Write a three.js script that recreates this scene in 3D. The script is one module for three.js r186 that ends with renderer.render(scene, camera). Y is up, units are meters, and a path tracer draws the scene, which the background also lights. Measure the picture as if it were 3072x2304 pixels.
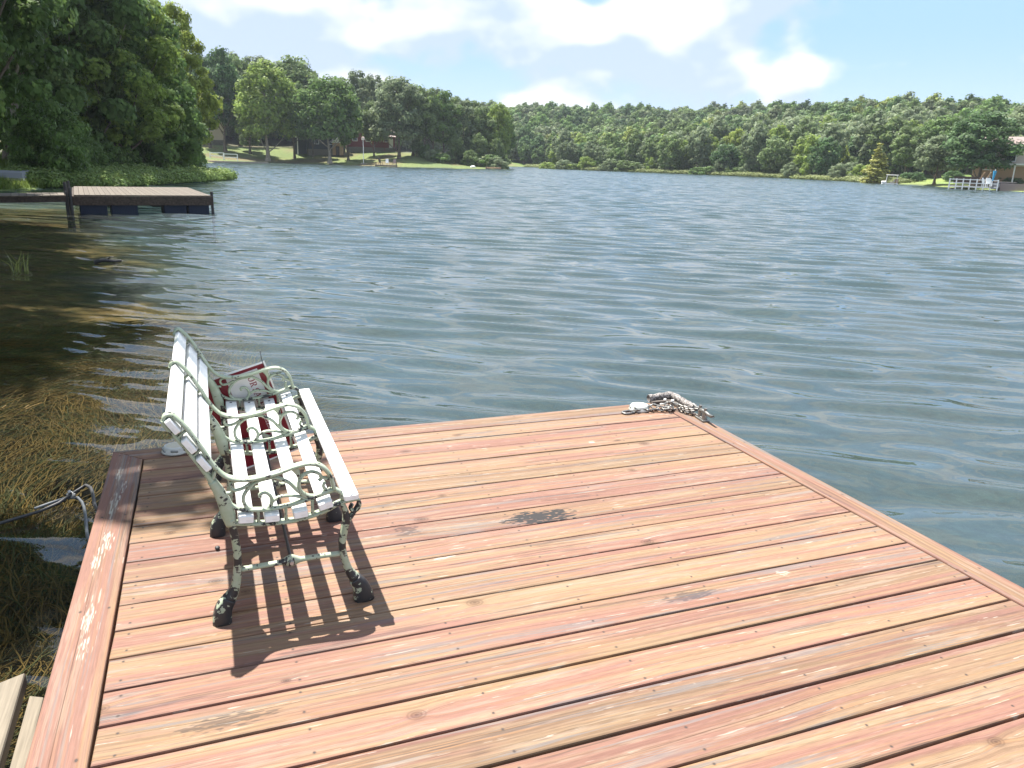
import * as THREE from 'three';
import { mergeGeometries } from 'three/addons/utils/BufferGeometryUtils.js';
import { RoundedBoxGeometry } from 'three/addons/geometries/RoundedBoxGeometry.js';
import { ImprovedNoise } from 'three/addons/math/ImprovedNoise.js';

// ------------------------------------------------------------------ camera, sun, exposure
const scene = new THREE.Scene();
const DY = 0.55;                                   // top of the dock above the water (water is y = 0)
const EYE = new THREE.Vector3(0, DY + 1.3678, 0);
const PITCH = 0.276015, ROLL = 0.030299, YAW = 0.373099, FPX = 2368.8 / 1.38879;
const camera = new THREE.PerspectiveCamera(2 * Math.atan(1152 / 2368.8) * 180 / Math.PI, 4 / 3, 0.05, 3000);
const fwd = new THREE.Vector3(Math.sin(YAW) * Math.cos(PITCH), -Math.sin(PITCH), -Math.cos(YAW) * Math.cos(PITCH));
const rgt0 = new THREE.Vector3(Math.cos(YAW), 0, Math.sin(YAW));
const upv0 = new THREE.Vector3().crossVectors(rgt0, fwd);
const rgt = rgt0.clone().multiplyScalar(Math.cos(ROLL)).addScaledVector(upv0, Math.sin(ROLL));
const upv = upv0.clone().multiplyScalar(Math.cos(ROLL)).addScaledVector(rgt0, -Math.sin(ROLL));
camera.position.copy(EYE);
camera.quaternion.setFromRotationMatrix(new THREE.Matrix4().makeBasis(rgt, upv, fwd.clone().negate()));
const renderer = new THREE.WebGLRenderer({ antialias: true });
renderer.toneMapping = THREE.LinearToneMapping;
renderer.toneMappingExposure = 2.75;
renderer.shadowMap.enabled = true;
const SUN_DIR = new THREE.Vector3(-0.2, 1, -0.41).normalize();
const sun = new THREE.DirectionalLight(new THREE.Color(1, 0.955, 0.88), 5);
sun.position.copy(SUN_DIR).multiplyScalar(300);
sun.shadow.mapSize.set(4096, 4096);
Object.assign(sun.shadow.camera, { left: -220, right: 220, top: 220, bottom: -220, near: 1, far: 900 });
scene.add(sun, sun.target);

// ------------------------------------------------------------------ small helpers
function rngOf(seed) { let a = seed >>> 0; return () => { a = (a + 0x6D2B79F5) | 0; let t = Math.imul(a ^ (a >>> 15), 1 | a); t = (t + Math.imul(t ^ (t >>> 7), 61 | t)) ^ t; return ((t ^ (t >>> 14)) >>> 0) / 4294967296; }; }
const PN = new ImprovedNoise();
const perlin = (x, y, z) => PN.noise(x + 31.7, y + 17.3, z + 53.1);
function fbm(x, y, z, n = 4) { let s = 0, a = 0.5, f = 1; for (let i = 0; i < n; i++) { s += a * perlin(x * f, y * f, z * f); f *= 2.03; a *= 0.5; } return s; }
const clamp = (v, a = 0, b = 1) => v < a ? a : v > b ? b : v;
const sstep = (a, b, v) => { const t = clamp((v - a) / (b - a)); return t * t * (3 - 2 * t); };
const mix = (a, b, t) => a + (b - a) * t;
const lin = (r, g, b) => new THREE.Color().setRGB(r, g, b);
// value noise in two directions, for textures (fast)
const VT = (() => { const r = rngOf(77), t = new Float32Array(65536); for (let i = 0; i < 65536; i++) t[i] = r(); return t; })();
function vn(x, y) {
  const xi = Math.floor(x), yi = Math.floor(y), fx = x - xi, fy = y - yi, u = fx * fx * (3 - 2 * fx), v = fy * fy * (3 - 2 * fy);
  const a = (xi & 255), b = ((xi + 1) & 255), c = (yi & 255) << 8, d = ((yi + 1) & 255) << 8;
  return (VT[a + c] * (1 - u) + VT[b + c] * u) * (1 - v) + (VT[a + d] * (1 - u) + VT[b + d] * u) * v;
}
const vfbm = (x, y, n = 3) => { let s = 0, a = 0.5, w = 0; for (let i = 0; i < n; i++) { s += a * vn(x, y); w += a; x = x * 2.03 + 11.3; y = y * 2.03 + 7.7; a *= 0.5; } return s / w; };
const toSRGB = (c) => c <= 0.0031308 ? c * 12.92 : 1.055 * Math.pow(c, 1 / 2.4) - 0.055;
const S8 = (() => { const t = new Uint8Array(4097); for (let i = 0; i <= 4096; i++) t[i] = Math.round(255 * toSRGB(i / 4096)); return t; })();
const s8 = (c) => S8[Math.round(clamp(c) * 4096)];
function dataTex(w, h, fill, { color = true, repeat = true } = {}) {
  const d = new Uint8Array(w * h * 4); fill(d, w, h);
  const t = new THREE.DataTexture(d, w, h, THREE.RGBAFormat);
  t.magFilter = THREE.LinearFilter; t.minFilter = THREE.LinearMipmapLinearFilter; t.generateMipmaps = true;
  t.wrapS = t.wrapT = repeat ? THREE.RepeatWrapping : THREE.ClampToEdgeWrapping;
  if (color) t.colorSpace = THREE.SRGBColorSpace;
  t.needsUpdate = true; return t;
}
const usedNames = new Map();
function numbered(name) { const n = usedNames.get(name) || 0; usedNames.set(name, n + 1); return n ? name + '_' + String(n).padStart(3, '0') : name; }
function tag(o, label, category, group, kind) {
  if (label) o.userData.label = label; if (category) o.userData.category = category; if (group) o.userData.group = group; if (kind) o.userData.kind = kind; return o;
}
function thing(name, label, category, [x, y, z] = [0, 0, 0], turn = 0, group) {
  const o = new THREE.Group(); o.name = numbered(name); o.position.set(x, y, z); o.rotation.y = turn; scene.add(o); return tag(o, label, category, group);
}
function part(name, geo, mat, parent) {
  const g = Array.isArray(geo) ? merge(geo) : geo;
  const m = new THREE.Mesh(g, mat); m.name = parent === scene ? numbered(name) : name; parent.add(m); return m;
}
function structure(name, geo, mat, label) { const m = part(name, geo, mat, scene); m.userData.kind = 'structure'; if (label) m.userData.label = label; return m; }
function merge(list) {
  const l = list.map((g) => { const k = g.index ? g.toNonIndexed() : g; for (const a of Object.keys(k.attributes)) if (!['position', 'normal', 'uv'].includes(a)) k.deleteAttribute(a);
    if (!k.attributes.uv) k.setAttribute('uv', new THREE.BufferAttribute(new Float32Array(k.attributes.position.count * 2), 2)); return k; });
  return mergeGeometries(l);
}
function uvMetres(g, k = 1) {                      // box-projected uv in metres
  const p = g.attributes.position, n = g.attributes.normal, uv = new Float32Array(p.count * 2);
  for (let i = 0; i < p.count; i++) {
    const ax = Math.abs(n.getX(i)), ay = Math.abs(n.getY(i)), az = Math.abs(n.getZ(i));
    const [a, b] = ay >= ax && ay >= az ? [p.getX(i), p.getZ(i)] : ax >= az ? [p.getZ(i), p.getY(i)] : [p.getX(i), p.getY(i)];
    uv[2 * i] = a * k; uv[2 * i + 1] = b * k;
  }
  g.setAttribute('uv', new THREE.BufferAttribute(uv, 2)); return g;
}
function bx(w, h, d, x = 0, y = 0, z = 0, rx = 0, ry = 0, rz = 0) {
  const g = uvMetres(new THREE.BoxGeometry(w, h, d)); if (rx || ry || rz) g.applyMatrix4(new THREE.Matrix4().makeRotationFromEuler(new THREE.Euler(rx, ry, rz))); g.translate(x, y, z); return g;
}
function rbx(w, h, d, r, x = 0, y = 0, z = 0, rx = 0, ry = 0, rz = 0, seg = 2) {
  const g = uvMetres(new RoundedBoxGeometry(w, h, d, seg, r)); if (rx || ry || rz) g.applyMatrix4(new THREE.Matrix4().makeRotationFromEuler(new THREE.Euler(rx, ry, rz))); g.translate(x, y, z); return g;
}
function cyl(r0, r1, h, x = 0, y = 0, z = 0, rx = 0, ry = 0, rz = 0, n = 12) {
  const g = new THREE.CylinderGeometry(r1, r0, h, n); if (rx || ry || rz) g.applyMatrix4(new THREE.Matrix4().makeRotationFromEuler(new THREE.Euler(rx, ry, rz))); g.translate(x, y, z); return g;
}
function tube3(pts, radius, radial = 8, seg = 0) {   // radius: number or function of t
  const c = new THREE.CatmullRomCurve3(pts.map((p) => new THREE.Vector3(...p)), false, 'centripetal');
  const n = seg || pts.length * 4, fr = c.computeFrenetFrames(n, false), pos = [], idx = [], uv = [], L = c.getLength();
  for (let i = 0; i <= n; i++) {
    const P = c.getPointAt(i / n), r = typeof radius === 'function' ? radius(i / n) : radius;
    for (let j = 0; j <= radial; j++) { const a = j / radial * 2 * Math.PI, cs = Math.cos(a) * r, sn = Math.sin(a) * r, N = fr.normals[i], B = fr.binormals[i];
      pos.push(P.x + cs * N.x + sn * B.x, P.y + cs * N.y + sn * B.y, P.z + cs * N.z + sn * B.z); uv.push(i / n * L, j / radial * 2 * Math.PI * r); }
  }
  const w = radial + 1;
  for (let i = 0; i < n; i++) for (let j = 0; j < radial; j++) { const a = i * w + j; idx.push(a, a + w, a + 1, a + 1, a + w, a + w + 1); }
  for (const [row, flip] of [[0, 0], [n, 1]]) { const P = c.getPointAt(row / n), k = pos.length / 3; pos.push(P.x, P.y, P.z); uv.push(0, 0); for (let j = 0; j < radial; j++) flip ? idx.push(k, row * w + j, row * w + j + 1) : idx.push(k, row * w + j + 1, row * w + j); }
  const g = new THREE.BufferGeometry(); g.setAttribute('position', new THREE.Float32BufferAttribute(pos, 3)); g.setAttribute('uv', new THREE.Float32BufferAttribute(uv, 2)); g.setIndex(idx);
  g.computeVertexNormals(); fixSeam(g, n, w); return g;
}
function fixSeam(g, n, w) {
  const N = g.attributes.normal; for (let i = 0; i <= n; i++) { const a = i * w, b = a + w - 1, v = new THREE.Vector3(N.getX(a) + N.getX(b), N.getY(a) + N.getY(b), N.getZ(a) + N.getZ(b)).normalize(); N.setXYZ(a, v.x, v.y, v.z); N.setXYZ(b, v.x, v.y, v.z); }
}
// ground / picture helpers: a pixel (of a 2212 x 1659 view) gives a direction, distances come from the water, the deck or the shore
function rayOf(px, py) { return fwd.clone().addScaledVector(rgt, (px - 1106) / FPX).addScaledVector(upv, -(py - 829.5) / FPX).normalize(); }
function onPlane(px, py, y = 0) { const d = rayOf(px, py), t = (y - EYE.y) / d.y; return EYE.clone().addScaledVector(d, t); }
function bearing(px, dist) { const d = rayOf(px, 324 + 0.0303 * (px - 426)); const l = Math.hypot(d.x, d.z); return [d.x / l * dist, d.z / l * dist]; }
const horizonY = (px) => 312.6 + 0.0303 * px;
const heightAt = (px, py, dist) => { const d = rayOf(px, py); return EYE.y + d.y * dist / Math.hypot(d.x, d.z); };

// ------------------------------------------------------------------ sky: blue air and cumulus, one sheet of the same weather all round
function makeSky() {
  const W = 3072, H = 1536, d = new Float32Array(W * H * 4);
  // cloud banks and gaps where the photograph shows them: az (radians from the view), elevation, radii, strength
  const banks = [[1370, 125, 120, 60, 0.3], [1180, 130, 100, 75, 0.22], [1500, 150, 110, 45, 0.2], [700, 50, 420, 90, 0.3], [950, 110, 200, 70, 0.22], [480, 60, 180, 120, 0.22], [1780, 15, 200, 35, 0.22], [2160, 110, 75, 40, 0.36], [2130, 182, 70, 20, 0.26],
    [1850, 182, 60, 14, 0.26], [1770, 98, 60, 18, 0.2], [1245, 45, 55, 42, -0.34], [1700, 110, 230, 55, -0.16], [2040, 70, 130, 60, -0.3], [900, 190, 160, 40, -0.12], [560, 150, 90, 40, 0.1]]
    .map(([x, y, rx, ry, s]) => [Math.atan((x - 1106) / FPX), (horizonY(x) - y) / FPX, rx / FPX, ry / FPX, s]);
  const bankAt = (az, el) => { let b = 0; for (const [a, e, ra, re, s] of banks) { const u = (az - a) / ra, v = (el - e) / re, q = u * u + v * v; if (q < 7) b += s * Math.exp(-q); } return b; };
  const density = (x, y, z, az, el, n) => {
    const s = 5.6, sy = 9.5, wx = perlin(x * 3, y * 5, z * 3) * 0.25;
    return fbm(x * s + wx, y * sy, z * s - wx, n) * 1.15 + 0.16 * perlin(x * 1.3 + 9, y * 2, z * 1.3) + 0.115 + bankAt(az, el);
  };
  for (let j = 0; j < H; j++) {
    const el = ((j + 0.5) / H - 0.5) * Math.PI;
    for (let i = 0; i < W; i++) {
      const o = (j * W + i) * 4; d[o + 3] = 1;
      if (el < 0) { d[o] = 0.30; d[o + 1] = 0.36; d[o + 2] = 0.40; continue; }
      const phi = ((i + 0.5) / W - 0.5) * 2 * Math.PI, x = Math.cos(phi) * Math.cos(el), z = Math.sin(phi) * Math.cos(el), y = Math.sin(el);
      let az = Math.atan2(x, -z) - YAW; if (az > Math.PI) az -= 2 * Math.PI; if (az < -Math.PI) az += 2 * Math.PI;
      const k = Math.pow(y, 0.55), k2 = sstep(0, 0.16, y);
      let r = mix(0.60, 0.40, k2), g = mix(0.72, 0.60, k2), b = mix(0.86, 0.86, k2);
      r = mix(r, 0.24, k * 0.55); g = mix(g, 0.44, k * 0.55); b = mix(b, 0.86, k * 0.5);
      const sd = Math.max(0, x * SUN_DIR.x + y * SUN_DIR.y + z * SUN_DIR.z), glow = 0.22 * Math.pow(sd, 6);
      r += glow; g += glow * 0.97; b += glow * 0.85;
      const D = density(x, y, z, az, el, 6);
      const c = sstep(-0.04, 0.2, D);
      if (c > 0) {
        const e2 = el + 0.028, cs = Math.cos(e2), D2 = density(Math.cos(phi) * cs, Math.sin(e2), Math.sin(phi) * cs, az, e2, 4);
        const lit = clamp(0.60 + (D - D2) * 3.4 - D * 0.5);
        const cr = mix(0.50, 0.86, lit), cg = mix(0.60, 0.87, lit), cb = mix(0.78, 0.90, lit), a = c * 0.94;
        r = mix(r, cr, a); g = mix(g, cg, a); b = mix(b, cb, a);
      }
      d[o] = r; d[o + 1] = g; d[o + 2] = b;
    }
  }
  const t = new THREE.DataTexture(d, W, H, THREE.RGBAFormat, THREE.FloatType);
  t.mapping = THREE.EquirectangularReflectionMapping; t.magFilter = THREE.LinearFilter; t.needsUpdate = true; return t;
}
const skyTex = makeSky();
scene.background = skyTex; scene.environment = skyTex;
scene.backgroundIntensity = 0.51; scene.environmentIntensity = 0.51;
scene.fog = new THREE.FogExp2(new THREE.Color(0.80, 0.89, 1.0), 0.0002);
console.log('sky done');

// ------------------------------------------------------------------ lake outline and ground
const LAKE = [[-3.2, 14], [-4.2, 4], [-5.6, -4], [-7.2, -12], [-8.6, -20], [-9, -30], [-8.2, -40], [-4.2, -50], [0.2, -61], [-3, -72], [-9, -95], [-8, -120], [-1, -137], [6, -160], [15, -172], [24, -169], [32, -156], [48, -152.5], [60, -161], [66, -176], [74, -205],
  [86, -233], [99, -242], [97, -222], [90, -203], [95, -186], [108, -163], [113, -137], [108, -111], [98, -84], [94, -70], [88, -45], [84, 0], [80, 60], [20, 60], [0, 34]];
function landDist(x, z) {                           // metres from the waterline, positive on land
  let m = 1e9, inside = false;
  for (let i = 0, j = LAKE.length - 1; i < LAKE.length; j = i++) {
    const [ax, az] = LAKE[j], [bxx, bz] = LAKE[i], dx = bxx - ax, dz = bz - az, t = clamp(((x - ax) * dx + (z - az) * dz) / (dx * dx + dz * dz)), ex = x - ax - t * dx, ez = z - az - t * dz;
    m = Math.min(m, ex * ex + ez * ez);
    if ((az > z) !== (bz > z) && x < (bxx - ax) * (z - az) / (bz - az) + ax) inside = !inside;
  }
  return inside ? -Math.sqrt(m) : Math.sqrt(m);
}
const rightSide = (x, z) => sstep(-12, 14, x - (64 + clamp(-165 - z, 0, 80) * 0.42));
function groundAt(x, z, d0) {
  let d = d0 === undefined ? landDist(x, z) : d0;
  d += (perlin(x * 0.22, 0, z * 0.22) * 0.9 + perlin(x * 0.9, 3, z * 0.9) * 0.25) * clamp(Math.hypot(x, z) / 30, 0.25, 1);
  if (d < 0) { const k = (x < 6 && z > -60) ? mix(0.075, 0.12, sstep(-3, 4, x)) : 0.16; return Math.max(-2.6, -0.06 + d * k) + 0.04 * perlin(x * 1.6, 1, z * 1.6); }
  const R = rightSide(x, z), lawn = R * sstep(-122, -104, z);
  const right = mix(27 * (1 - 0.5 * sstep(0.72, 0.93, Math.atan2(x, -z))) * sstep(6, 150, d) * mix(0.62, 1, sstep(-225, -160, z)), 1.1 * sstep(0, 22, d) + 11 * sstep(34, 150, d), lawn);
  const mid = 2.9 * sstep(1, 30, d) + 8.5 * sstep(34, 95, d);
  const left = 0.8 * sstep(2, 14, d) + 2.2 * sstep(10, 40, d);
  const wl = sstep(-112, -92, z) * (1 - R);
  return 0.03 + 0.2 * sstep(0, 1.6, d) + mix(mid, left, wl) * (1 - R) + right * R + 0.12 * perlin(x * 0.3, 5, z * 0.3) * sstep(1, 6, d);
}
function axis(knots) { const a = []; for (let i = 0; i + 1 < knots.length; i++) { const [s, e, st] = [knots[i][0], knots[i + 1][0], knots[i][1]]; for (let v = s; v < e - 1e-6; v += st) a.push(v); } a.push(knots[knots.length - 1][0]); return a; }
const gx = axis([[-260, 14], [-90, 5], [-30, 1.6], [-12, 0.35], [3, 0.8], [10, 2.5], [150, 5], [420, 0]]);
const gz = axis([[-520, 12], [-300, 3.5], [-120, 2.5], [-70, 1], [-24, 0.45], [3, 2], [70, 0]]);
const fineTex = dataTex(512, 512, (d, w, h) => {     // grain of soil and turf, tiles every 3 m
  for (let j = 0; j < h; j++) for (let i = 0; i < w; i++) {
    const n = 0.55 + 0.5 * (vfbm(i * 0.25, j * 0.25, 3) - 0.5) + 0.5 * (vn(i * 0.045, j * 0.045) - 0.5) + 0.25 * (vn(i * 0.9, j * 0.9) - 0.5);
    const o = (j * w + i) * 4; d[o] = s8(n * 1.02); d[o + 1] = s8(n); d[o + 2] = s8(n * 0.92); d[o + 3] = 255;
  }
});
function makeGround() {
  const nx = gx.length, nz = gz.length, pos = new Float32Array(nx * nz * 3), col = new Float32Array(nx * nz * 3), uv = new Float32Array(nx * nz * 2), idx = [];
  for (let j = 0; j < nz; j++) for (let i = 0; i < nx; i++) {
    const x = gx[i], z = gz[j], d = landDist(x, z), y = groundAt(x, z, d), o = (j * nx + i);
    pos.set([x, y, z], o * 3); uv.set([x / 3.1, z / 3.1], o * 2);
    const n = perlin(x * 0.5, 2, z * 0.5), n2 = perlin(x * 0.11, 8, z * 0.11), n3 = perlin(x * 1.7, 4, z * 1.7);
    let c;
    if (y < -0.02) {                                 // lake bed: golden pondweed mats near the left bank, silt elsewhere
      const weed = sstep(-0.1, 0.12, n * 0.4 + n3 * 0.35 + (-0.4 - x - Math.max(0, -z - 9) * 0.12) * 0.22) * (z > -60 ? 1 : 0);
      const pale = sstep(0.12, 0.4, n3 * 0.6 + n2 * 0.5);
      c = [mix(mix(0.025, 0.04, pale), mix(0.085, 0.18, pale), weed), mix(mix(0.03, 0.045, pale), mix(0.058, 0.12, pale), weed), mix(mix(0.028, 0.04, pale), mix(0.02, 0.045, pale), weed)];
    } else {
      const R = rightSide(x, z), farShore = z < -112 || R > 0.5, lawn = farShore ? (R > 0.5 ? sstep(-122, -106, z) * sstep(42, 32, d) : sstep(45, 36, d)) : 0;
      const grass = [0.085 + 0.03 * n, 0.135 + 0.04 * n, 0.028], dirt = [0.11, 0.075, 0.045], bright = R > 0.5 ? [0.16 + 0.04 * n2, 0.215 + 0.03 * n2, 0.055] : [0.12 + 0.04 * n2, 0.15 + 0.03 * n2, 0.045], reed = [0.16, 0.2, 0.06];
      const bare = farShore && R < 0.5 ? sstep(0.05, 0.3, n2 * 0.8 + n * 0.4 + sstep(30, 5, x) * 0.2) : sstep(0.25, 0.5, n);
      const litter = farShore ? sstep(34, 44, d) * (R > 0.5 ? sstep(-130, -140, z) + sstep(30, 44, d) : 1) : sstep(9, 13, d), floor = [0.055, 0.05, 0.03];
      c = grass.map((g, q) => mix(mix(g, mix(bright[q], g, 0.15), lawn), dirt[q], bare * (R > 0.5 ? 0.1 : 0.75)));
      c = c.map((g, q) => mix(g, floor[q], clamp(litter)));
      if (farShore && d < 5 && R > 0.5) c = c.map((g, q) => mix(g, reed[q], 0.8));
    }
    col.set(c, o * 3);
  }
  for (let j = 0; j + 1 < nz; j++) for (let i = 0; i + 1 < nx; i++) { const a = j * nx + i; idx.push(a, a + nx, a + 1, a + 1, a + nx, a + nx + 1); }
  const g = new THREE.BufferGeometry(); g.setAttribute('position', new THREE.BufferAttribute(pos, 3)); g.setAttribute('color', new THREE.BufferAttribute(col, 3)); g.setAttribute('uv', new THREE.BufferAttribute(uv, 2)); g.setIndex(idx); g.computeVertexNormals();
  return g;
}
const groundMat = new THREE.MeshStandardMaterial({ map: fineTex, bumpMap: fineTex, bumpScale: 0.03, vertexColors: true, roughness: 1 });
groundMat.color.setRGB(1.7, 1.7, 1.7);
structure('ground', makeGround(), groundMat);
// beyond the built hills the land goes on to the horizon
structure('far_terrain', (() => { const g = new THREE.RingGeometry(380, 2400, 48, 2); g.rotateX(-Math.PI / 2); g.translate(0, 2, 0); return g; })(), new THREE.MeshStandardMaterial({ color: lin(0.06, 0.09, 0.04), roughness: 1 }));
console.log('ground done');

// ------------------------------------------------------------------ water: a rippled sheet, slightly turbid
function rippleTex(N, T, seed, count, lmin, lmax, dirDeg, spread, rms, asBump) {
  const r = rngOf(seed), sx = new Float32Array(N * N), sz = new Float32Array(N * N), hh = asBump ? new Float32Array(N * N) : null;
  const ca = new Float32Array(N), sa = new Float32Array(N), cb = new Float32Array(N), sb = new Float32Array(N);
  for (let k = 0; k < count; k++) {
    const L = lmin * Math.pow(lmax / lmin, Math.pow((k + r()) / count, 0.9)), g = (r() + r() + r() - 1.5) / 1.5, a = (dirDeg + spread * g) * Math.PI / 180;
    let m = Math.round(Math.cos(a) * T / L), n = Math.round(Math.sin(a) * T / L); if (!m && !n) m = 1;
    const kx = 2 * Math.PI * m / T, kz = 2 * Math.PI * n / T, kk = Math.hypot(kx, kz), ph = r() * 6.283, slope = Math.pow(L / lmax, 0.12) * (0.5 + r()), A = slope / kk;
    for (let i = 0; i < N; i++) { const p = 2 * Math.PI * m * i / N + ph, q = 2 * Math.PI * n * i / N; ca[i] = Math.cos(p); sa[i] = Math.sin(p); cb[i] = Math.cos(q); sb[i] = Math.sin(q); }
    for (let j = 0; j < N; j++) { const c = cb[j], s = sb[j], row = j * N; for (let i = 0; i < N; i++) { const sn = sa[i] * c + ca[i] * s; sx[row + i] -= A * kx * sn; sz[row + i] -= A * kz * sn; if (hh) hh[row + i] += A * (ca[i] * c - sa[i] * s); } }
  }
  let q = 0; for (let i = 0; i < N * N; i++) q += sx[i] * sx[i] + sz[i] * sz[i]; const f = rms / Math.sqrt(q / (N * N));
  if (asBump) { let mx = 0; for (let i = 0; i < N * N; i++) mx = Math.max(mx, Math.abs(hh[i])); const t = dataTex(N, N, (d) => { for (let i = 0; i < N * N; i++) { const v = Math.round(127.5 + 127 * hh[i] / mx); d.set([v, v, v, 255], i * 4); } }, { color: false }); t.userData = { range: 2 * mx * f }; return t; }
  return dataTex(N, N, (d) => { for (let i = 0; i < N * N; i++) { const x = -sx[i] * f, y = sz[i] * f, l = 1 / Math.hypot(x, y, 1); d[i * 4] = 127.5 + 127.5 * x * l; d[i * 4 + 1] = 127.5 + 127.5 * y * l; d[i * 4 + 2] = 127.5 + 127.5 * l; d[i * 4 + 3] = 255; } }, { color: false });
}
// wavelets are real relief: one 28 m square of periodic waves, repeated over the lake, with a calmer square of the same waves beside the dock
const RT = 14, WT = 28;
const ripN = rippleTex(1024, RT, 5, 90, 0.11, 0.42, 52, 45, 0.028, false);
const WAVES = (() => {
  const r = rngOf(5), list = []; let q = 0;
  for (let k = 0; k < 70; k++) {
    const L = 0.36 * Math.pow(1.9 / 0.36, Math.pow((k + r()) / 70, 1.6)), a = (128 + 40 * (r() + r() + r() - 1.5) / 1.5) * Math.PI / 180, m = Math.round(Math.cos(a) * WT / L), n = Math.round(Math.sin(a) * WT / L);
    const kx = 2 * Math.PI * m / WT, kz = 2 * Math.PI * n / WT, sl = (0.5 + r()) * (L > 0.9 ? 0.55 : 1); q += sl * sl / 2; list.push([kx, kz, sl / Math.hypot(kx, kz), r() * 6.283]);
  }
  const f = 0.165 / Math.sqrt(q); for (const w of list) w[2] *= f; return list;
})();
function waveGeo(x0, z0, n, amp) {
  const N = n + 1, pos = new Float32Array(N * N * 3), nor = new Float32Array(N * N * 3), uv = new Float32Array(N * N * 2), uv1 = new Float32Array(N * N * 2), idx = new Uint32Array(n * n * 6);
  for (let j = 0; j < N; j++) for (let i = 0; i < N; i++) {
    const x = x0 + WT * i / n, z = z0 + WT * j / n, A = amp(x, z); let y = 0, sx = 0, sz = 0;
    for (const [kx, kz, a, p] of WAVES) { const t = kx * x + kz * z + p, c = Math.cos(t), s = Math.sin(t); y += a * c; sx -= a * kx * s; sz -= a * kz * s; }
    const o = j * N + i, l = 1 / Math.hypot(sx * A, sz * A, 1); pos.set([x, y * A, z], o * 3); nor.set([-sx * A * l, l, -sz * A * l], o * 3); uv.set([x / RT, -z / RT], o * 2); uv1.set([i / n, j / n], o * 2);
  }
  let k = 0; for (let j = 0; j < n; j++) for (let i = 0; i < n; i++) { const a = j * N + i; idx[k++] = a; idx[k++] = a + N; idx[k++] = a + 1; idx[k++] = a + 1; idx[k++] = a + N; idx[k++] = a + N + 1; }
  const g = new THREE.BufferGeometry(); g.setAttribute('position', new THREE.BufferAttribute(pos, 3)); g.setAttribute('normal', new THREE.BufferAttribute(nor, 3)); g.setAttribute('uv', new THREE.BufferAttribute(uv, 2)); g.setAttribute('uv1', new THREE.BufferAttribute(uv1, 2)); g.setIndex(new THREE.BufferAttribute(idx, 1)); return g;
}
const waterMat = new THREE.MeshPhysicalMaterial({ color: lin(0.50, 0.65, 0.67), roughness: 0.02, ior: 1.333, transmission: 0.95, thickness: 0, normalMap: ripN, side: THREE.DoubleSide });
// over the weed beds by the bank the water stands clear; the open lake is a little cloudy
const clearTex = dataTex(256, 256, (d, w, h) => { for (let j = 0; j < h; j++) for (let i = 0; i < w; i++) { const x = -9 + 28 * (i + 0.5) / w, z = -29 + 28 * (j + 0.5) / h, k = sstep(1.6, -1.0, x + 1.2 * perlin(x * 0.5, 2, z * 0.5) + Math.max(0, -z - 10) * 0.22), v = Math.round(255 * mix(0.95, 0.995, k)); d.set([v, v, v, 255], (j * w + i) * 4); } }, { color: false, repeat: false });
clearTex.channel = 1;
const tintTex = dataTex(256, 256, (d, w, h) => { const src = clearTex.image.data; for (let i = 0; i < w * h; i++) { const k = clamp((src[i * 4] / 255 - 0.95) / 0.045); d.set([s8(mix(0.50, 0.66, k)), s8(mix(0.65, 0.67, k)), s8(mix(0.67, 0.62, k)), 255], i * 4); } }, { repeat: false }); tintTex.channel = 1;
const shoalMat = waterMat.clone(); shoalMat.transmission = 1; shoalMat.transmissionMap = clearTex; shoalMat.color.setRGB(1, 1, 1); shoalMat.map = tintTex;
const WX = -9, WZ = -29;
structure('lake_water', waveGeo(WX, WZ, 420, (x, z) => mix(0.8, 1, sstep(4, 18, Math.hypot(x + 3, z + 4)))), shoalMat);
{
  const spots = []; for (let i = -1; i < 5; i++) for (let j = -8; j < 3; j++) if (i || j) spots.push([i * WT, j * WT]);
  const m = new THREE.InstancedMesh(waveGeo(WX, WZ, 350, () => 1), waterMat, spots.length); spots.forEach(([x, z], k) => m.setMatrixAt(k, new THREE.Matrix4().makeTranslation(x, 0, z)));
  m.name = numbered('lake_water'); m.userData.kind = 'structure'; scene.add(m);
}
console.log('water done');

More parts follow.
